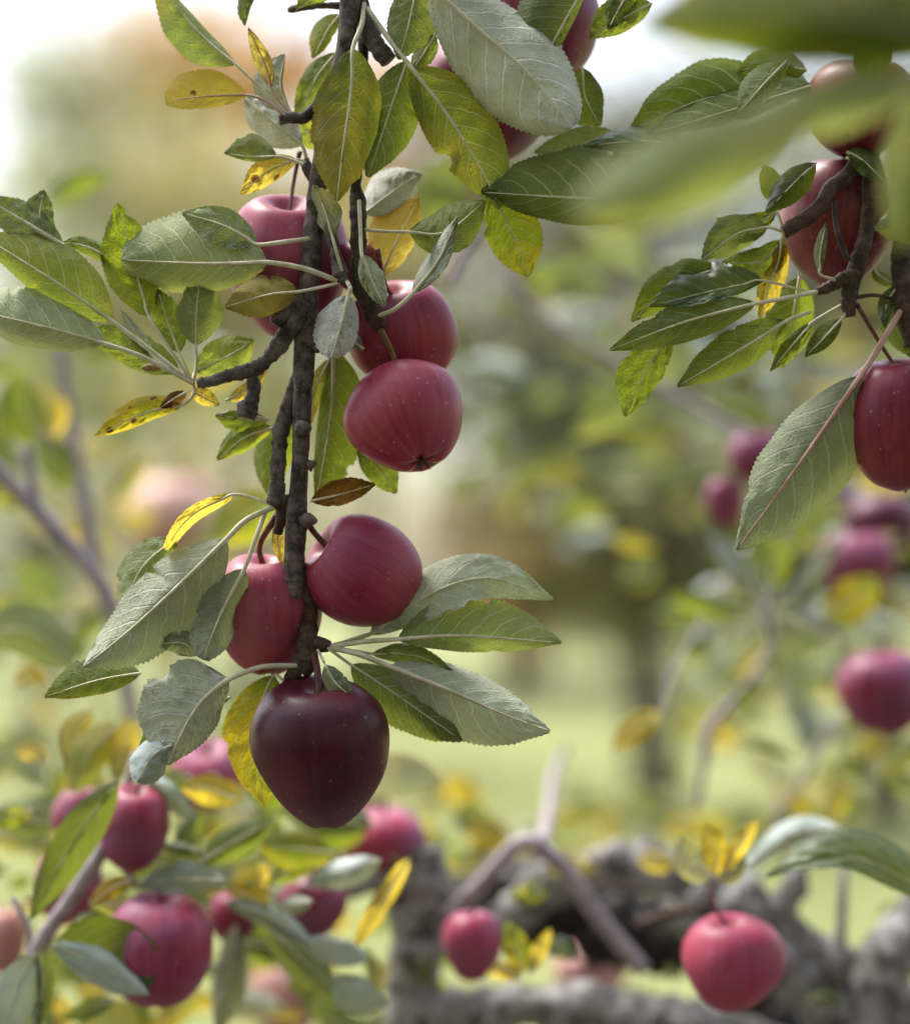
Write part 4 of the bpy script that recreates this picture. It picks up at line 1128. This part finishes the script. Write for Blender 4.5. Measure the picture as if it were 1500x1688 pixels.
# tuft above the lone apple, big leaf at the right
T([(1178, 1445), (1180, 1400), (1160, 1356)], 24, 22, yel=.92, pale=.1, Y=1.15, spot=.2)
T([(1190, 1440), (1215, 1400), (1250, 1350)], 14, 15, yel=1, brown=.2, pale=.1, Y=1.15)
T([(1172, 1450), (1135, 1430), (1122, 1380)], 20, 22, yel=.55, pale=.75, Y=1.14)
T([(1180, 1452), (1210, 1440), (1228, 1410)], 16, 16, yel=.5, pale=.7, Y=1.15)
T([(1580, 1500), (1430, 1420), (1340, 1415), (1262, 1448)], 26, 46, face='t', yel=.30, pale=.08, Y=1.12, dA=-20, lo=False)
T([(1385, 1365), (1310, 1375), (1228, 1430)], 20, 26, face='t', yel=.05, pale=1, Y=1.18)
T([(862, 1606), (850, 1560), (836, 1518)], 22, 22, yel=.5, pale=.05, Y=1.17)
T([(872, 1606), (888, 1570), (908, 1530)], 14, 14, yel=.95, pale=.1, Y=1.17)
T([(860, 1612), (830, 1600), (800, 1605)], 16, 14, yel=1, pale=.1, brown=.1, Y=1.17)
T([(1330, 1650), (1360, 1640), (1390, 1660)], 14, 14, yel=.25, pale=.1, Y=1.3)
T([(840, 1400), (800, 1370), (760, 1380)], 30, 26, yel=.75, pale=.1, Y=1.5)
T([(790, 1340), (760, 1300), (720, 1290)], 26, 24, yel=.85, brown=.2, pale=.1, Y=1.7)
T([(830, 1440), (800, 1420), (740, 1430)], 22, 26, yel=.5, pale=.3, Y=1.5)
T([(1310, 1420), (1290, 1380), (1300, 1330)], 20, 22, yel=.2, pale=.6, Y=1.5)

BG = 'blurred apples of the tree behind'
def BA(x, y, r, label, Y=1.14, **k):
    k.setdefault('group', BG); k.setdefault('hi', False); k.setdefault('calyx', False)
    return apple(x, y, r, label, Y=Y, **k)
BA(222, 1366, 60, 'dark red blurred apple behind the lower left twig', h=1.28, col=(.34, .2, .9), axis=(.1, 1, .2))
BA(132, 1348, 46, 'purple blurred apple peeping left of a dark green leaf, lower left', h=1.1, col=(.3, .2, .9), Y=1.2)
BA(112, 1462, 56, 'pink purple blurred apple below a dark leaf at lower left', h=1.15, col=(.2, .2, .9), Y=1.18)
BA(262, 1568, 92, 'large crimson blurred apple at the bottom left corner', h=1.06, col=(.25, .2, .9), Y=1.12, hi=True)
BA(345, 1278, 64, 'lilac topped blurred apple left of the dark heart shaped apple', h=.9, col=(.1, .2, 1), Y=1.28, axis=(0, 1, .5))
BA(516, 1492, 58, 'dusky purple blurred apple beneath the dark heart shaped apple', h=.95, col=(.6, .1, .9), Y=1.2)
BA(386, 1512, 42, 'small deep red blurred apple between leaves at the bottom', h=1.05, col=(.35, .2, .9), Y=1.22)
BA(632, 1388, 72, 'lilac blurred apple just right of the heart apple tip', h=.80, col=(.05, .2, 1), Y=1.32)
BA(778, 1558, 50, 'magenta blurred apple beside the upright lichened limb', h=1.18, col=(.12, .2, .9), Y=1.22)
BA(1208, 1586, 84, 'rounded pink red apple hanging alone at bottom right', h=.94, col=(.06, .2, .4), Y=1.14, hi=True, axis=(0, 1, .1), stem=[(1180, 1500), (1172, 1465)])
PB = 'pale blush blurred apples low in the view'
BA(470, 1648, 64, 'pale pink blurred apple cut by the bottom edge, left of centre', h=1, col=(0, .2, .5), red=.25, Y=1.5, group=PB)
BA(8, 1552, 36, 'orange pink blurred apple cut by the left edge', h=1.6, col=(0, .5, .2), red=.35, Y=1.3, group=PB)
BA(972, 1600, 62, 'pale pink blurred apple under the forked twig', h=.8, col=(0, .2, .5), red=.3, Y=1.6, group=PB)
BA(1322, 1646, 72, 'pale peach blurred apple at the bottom right behind a limb', h=.9, col=(0, .3, .9), red=.25, Y=1.55, group=PB)

# shoot on the left, further back
LB = empty('apple_branch', P(60, 1100, 1.5))
tag(LB, 'blurred leafy twigs at the left edge below the sharp leaves', 'branch', 'apple branches')
tube('twig', [(-160, 640, 0, 18), (-20, 760, 0, 14), (60, 840, 0, 14), (130, 915, 0, 13), (180, 985, 0, 12), (220, 1060, 0, 10)], M_TWIG, LB, Y=1.32, sub=6, seed=61)
tube('twig', [(85, 500, 0, 11), (105, 620, 0, 11), (122, 740, 0, 12), (148, 880, 0, 13), (165, 970, 0, 12), (190, 1040, 0, 12), (220, 1200, 0, 14)], M_TWIG, LB, Y=1.5, sub=6, seed=62)
tube('twig', [(62, 835, 0, 9), (50, 780, 0, 9), (45, 735, 0, 10)], M_TWIG, LB, Y=1.32, sub=5, seed=63)
def LL(pts, aA, aB, Y=1.4, **k):
    return leaf(LB, pts, aA, aB, Y=Y, lo=True, **k)
LL([(80, 730), (40, 680), (20, 610)], 42, 36, yel=.36, pale=.05)
LL([(60, 720), (95, 760), (110, 810)], 26, 30, yel=.3, pale=.05)
LL([(70, 720), (95, 690), (100, 650)], 16, 18, yel=.9, pale=.1, brown=.1)
LL([(-20, 830), (10, 810), (40, 840)], 30, 30, yel=.4, pale=.05)
LL([(130, 590), (150, 570), (190, 590)], 26, 24, yel=.3, pale=.05, Y=1.5)
LL([(185, 830), (215, 790), (250, 755)], 20, 18, yel=.55, pale=.2, Y=1.6)
LL([(180, 800), (175, 830), (180, 850)], 10, 10, yel=.9, brown=.4, Y=1.6)
LL([(100, 860), (120, 890), (135, 915)], 12, 14, yel=.9, pale=.1)
LL([(75, 340), (120, 300), (182, 284)], 18, 26, face='t', yel=.15, pale=.05, Y=1.45)
LL([(456, 820), (410, 850), (350, 890)], 46, 44, yel=.48, pale=.05, Y=1.3)
LL([(20, 920), (60, 950), (110, 1000)], 30, 40, yel=.3, pale=.2, Y=1.7)
LL([(-20, 960), (20, 1010), (60, 1010)], 30, 30, yel=.5, pale=.2, Y=1.8)
LL([(170, 1000), (140, 1040), (110, 1050)], 20, 24, yel=.25, pale=.15, Y=1.5)
LL([(-10, 560), (20, 540), (70, 580)], 26, 26, yel=.15, pale=.7, Y=1.6)
LL([(-10, 660), (-5, 740), (20, 800)], 26, 36, yel=.2, pale=.1, Y=1.5)
BA(286, 852, 88, 'very pale round blurred apple left of the yellow strap leaf', h=.80, col=(0, 0, .2), red=.0, Y=2.6, group=PB)

# shoots on the right, further back
RR = empty('apple_branch', P(1300, 1100, 1.45))
tag(RR, 'blurred leafy branch with purple apples on the right below the pale leaf', 'branch', 'apple branches')
tube('twig', [(820, 460, 90, 7), (930, 545, 80, 7), (1060, 620, 60, 8), (1200, 700, 40, 9), (1320, 770, 10, 12), (1420, 830, 0, 17), (1520, 895, 0, 18), (1700, 1000, 0, 22)], M_TWIG, RR, Y=1.6, sub=6, seed=71)
tube('twig', [(1330, 770, 0, 10), (1290, 900, 0, 9), (1265, 1010, 0, 9), (1275, 1060, 0, 7), (1220, 1140, 0, 6), (1172, 1200, 0, 11), (1158, 1270, 0, 7), (1150, 1330, 0, 4)], M_TWIG, RR, Y=1.45, sub=6, seed=72)
tube('twig', [(1380, 1180, 0, 5), (1320, 1290, 0, 5), (1270, 1350, 0, 5)], M_TWIG, RR, Y=1.5, sub=5, seed=73)
tube('twig', [(740, 470, 0, 9), (760, 430, 0, 10), (790, 380, 0, 11)], M_TWIG, RR, Y=1.35, sub=5, seed=74)
def RL(pts, aA, aB, Y=1.42, **k):
    return leaf(RR, pts, aA, aB, Y=Y, lo=True, **k)
RL([(1245, 1005), (1180, 1000), (1098, 980)], 24, 20, yel=.24, pale=.05)
RL([(1258, 985), (1215, 930), (1162, 872)], 18, 20, face='t', yel=.0, pale=1)
RL([(1268, 975), (1275, 920), (1260, 860)], 26, 30, yel=.3, pale=.05)
RL([(1352, 1010), (1400, 995), (1448, 950)], 40, 36, yel=.52, pale=.05)
RL([(1290, 1010), (1340, 1020), (1400, 1050)], 14, 18, face='t', yel=.1, pale=1)
RL([(1280, 1000), (1325, 960), (1390, 880)], 14, 16, face='t', yel=.2, pale=.85)
RL([(1160, 645), (1225, 670), (1276, 710)], 22, 18, yel=.28, pale=.05, Y=1.5)
RL([(1150, 620), (1100, 600), (1050, 640)], 20, 24, yel=.3, pale=.3, Y=1.7)
RL([(1240, 620), (1270, 650), (1260, 720)], 26, 20, face='t', yel=.05, pale=.9, Y=1.6)
RL([(1060, 690), (1000, 690), (940, 725)], 22, 26, yel=.36, pale=.2, Y=1.7)
RL([(830, 800), (890, 770), (962, 800)], 24, 22, yel=.5, pale=.1, Y=1.6)
RL([(1088, 1175), (1050, 1200), (1008, 1238)], 22, 24, yel=.95, brown=.1, pale=.1, Y=1.35)
RL([(1510, 1140), (1440, 1160), (1392, 1208)], 20, 24, yel=.5, pale=.2, Y=1.36)
RL([(1520, 1220), (1470, 1250), (1450, 1290)], 30, 20, yel=.5, pale=.3, Y=1.4)
RL([(1520, 1290), (1490, 1290), (1450, 1285)], 20, 22, yel=.45, pale=.3, Y=1.4)
RL([(1390, 1280), (1380, 1320), (1372, 1360)], 18, 20, yel=.6, pale=.1, Y=1.45)
RL([(1210, 1235), (1250, 1225), (1310, 1250)], 10, 10, yel=.2, pale=.1, Y=1.4)
RL([(1290, 1030), (1320, 1060), (1370, 1060)], 20, 22, yel=.15, pale=.4, Y=1.5)
RL([(1260, 1060), (1220, 1100), (1210, 1160)], 22, 22, yel=.6, pale=.3, Y=1.6)
RL([(1280, 1080), (1310, 1120), (1300, 1190)], 30, 26, yel=.15, pale=.55, Y=1.55)
RL([(1300, 1140), (1330, 1190), (1330, 1250)], 24, 24, face='t', yel=.05, pale=.9, Y=1.6)
RL([(1420, 1180), (1390, 1120), (1400, 1060)], 24, 24, yel=.2, pale=.4, Y=1.6)
RL([(1480, 880), (1440, 900), (1440, 960)], 16, 16, yel=.9, pale=.1, Y=1.5)
RL([(900, 490), (950, 460), (1010, 480)], 24, 24, yel=.3, pale=.3, Y=1.8)
RL([(1010, 520), (980, 560), (920, 560)], 24, 24, yel=.25, pale=.5, Y=1.8)
RL([(870, 420), (900, 450), (960, 420)], 26, 30, yel=.3, pale=.2, Y=1.8)
RL([(760, 300), (720, 330), (690, 380)], 40, 40, yel=.3, pale=.1, Y=1.7)
RL([(700, 270), (740, 300), (750, 350)], 30, 30, yel=.3, pale=.1, Y=1.7)
RL([(1130, 560), (1180, 600), (1230, 600)], 30, 26, face='t', yel=.1, pale=.7, Y=1.7)
RL([(960, 380), (1020, 400), (1060, 450)], 34, 34, yel=.3, pale=.5, Y=1.8)
BP = 'blurred purple apples on the right'
BA(1246, 752, 50, 'small purple blurred apple left of the big pale leaf', h=.9, col=(0.65, .1, .9), Y=1.5, group=BP)
BA(1194, 826, 34, 'small dark red blurred apple tucked behind the big pale leaf', h=1.25, col=(0.60, .2, .5), Y=1.5, group=BP)
BA(1412, 930, 64, 'purple pink blurred apple above a yellow leaf on the right', h=.9, col=(0.45, .1, .9), Y=1.5, group=BP)
BA(1450, 862, 62, 'dark red blurred apple below the bright crimson one at right', h=.8, col=(0.90, .1, .5), Y=1.55, group=BP)
BA(1452, 1140, 76, 'purple blurred apple at the right edge above the grass', h=.96, col=(0.55, .1, .9), Y=1.36, group=BP)

# more foliage of the same branches, further out of focus
r2 = random.Random(19)
def scatter(fn, n, x0, x1, y0, y1, Y0, Y1, ylw, sz=1.0):
    for i in range(n):
        Y = r2.uniform(Y0, Y1)
        L = sz * 200 / Y * r2.uniform(.6, 1.1)
        x, y = r2.uniform(x0, x1), r2.uniform(y0, y1)
        a = r2.uniform(0, 6.28)
        dx, dy = math.cos(a) * L, abs(math.sin(a)) * L * .7 - .2 * L
        w = L * r2.uniform(.14, .27)
        fn([(x, y), (x + dx * .5 + r2.uniform(-.1, .1) * L, y + dy * .5), (x + dx, y + dy)], w, w * r2.uniform(.6, 1.2), Y=Y,
           face='t' if r2.random() < .4 else 'u', yel=min(1, max(0, r2.gauss(ylw, .25))), pale=r2.choice((.05, .05, .1, .15, .3, .9)), brown=.3 if r2.random() < .1 else 0)
scatter(LL, 60, -40, 400, 540, 1230, 1.7, 3.2, .45)
scatter(RL, 90, 1000, 1540, 480, 1130, 1.7, 3.0, .3)
scatter(RL, 40, 760, 1180, 380, 900, 2.2, 3.4, .4)
scatter(T, 95, 0, 640, 1260, 1700, 1.22, 1.6, .4)
scatter(T, 12, 680, 1000, 1310, 1430, 1.6, 2.6, .6)
scatter(RL, 45, 1190, 1540, 780, 1180, 1.5, 2.4, .22)
scatter(RL, 30, 760, 1120, 420, 900, 1.8, 3.0, .2)
scatter(LL, 40, -40, 330, 560, 1240, 1.5, 2.6, .3)
scatter(T, 70, 20, 660, 1270, 1700, 1.12, 1.4, .3, .62)
scatter(T, 22, 640, 1120, 1400, 1660, 1.22, 1.5, .45, .6)
scatter(T, 14, 1180, 1500, 1480, 1690, 1.3, 1.6, .35, .6)
tube('twig', [(1088, 1172, 0, 2.5), (1112, 1100, 60, 3), (1160, 1020, 200, 3.5), (1230, 900, 400, 5)], M_TWIG, RR, Y=1.36, sub=6, seed=75)
scatter(T, 26, 660, 1300, 1290, 1450, 1.5, 2.6, .45)
scatter(RL, 26, 1120, 1540, 1120, 1330, 1.6, 2.6, .4)
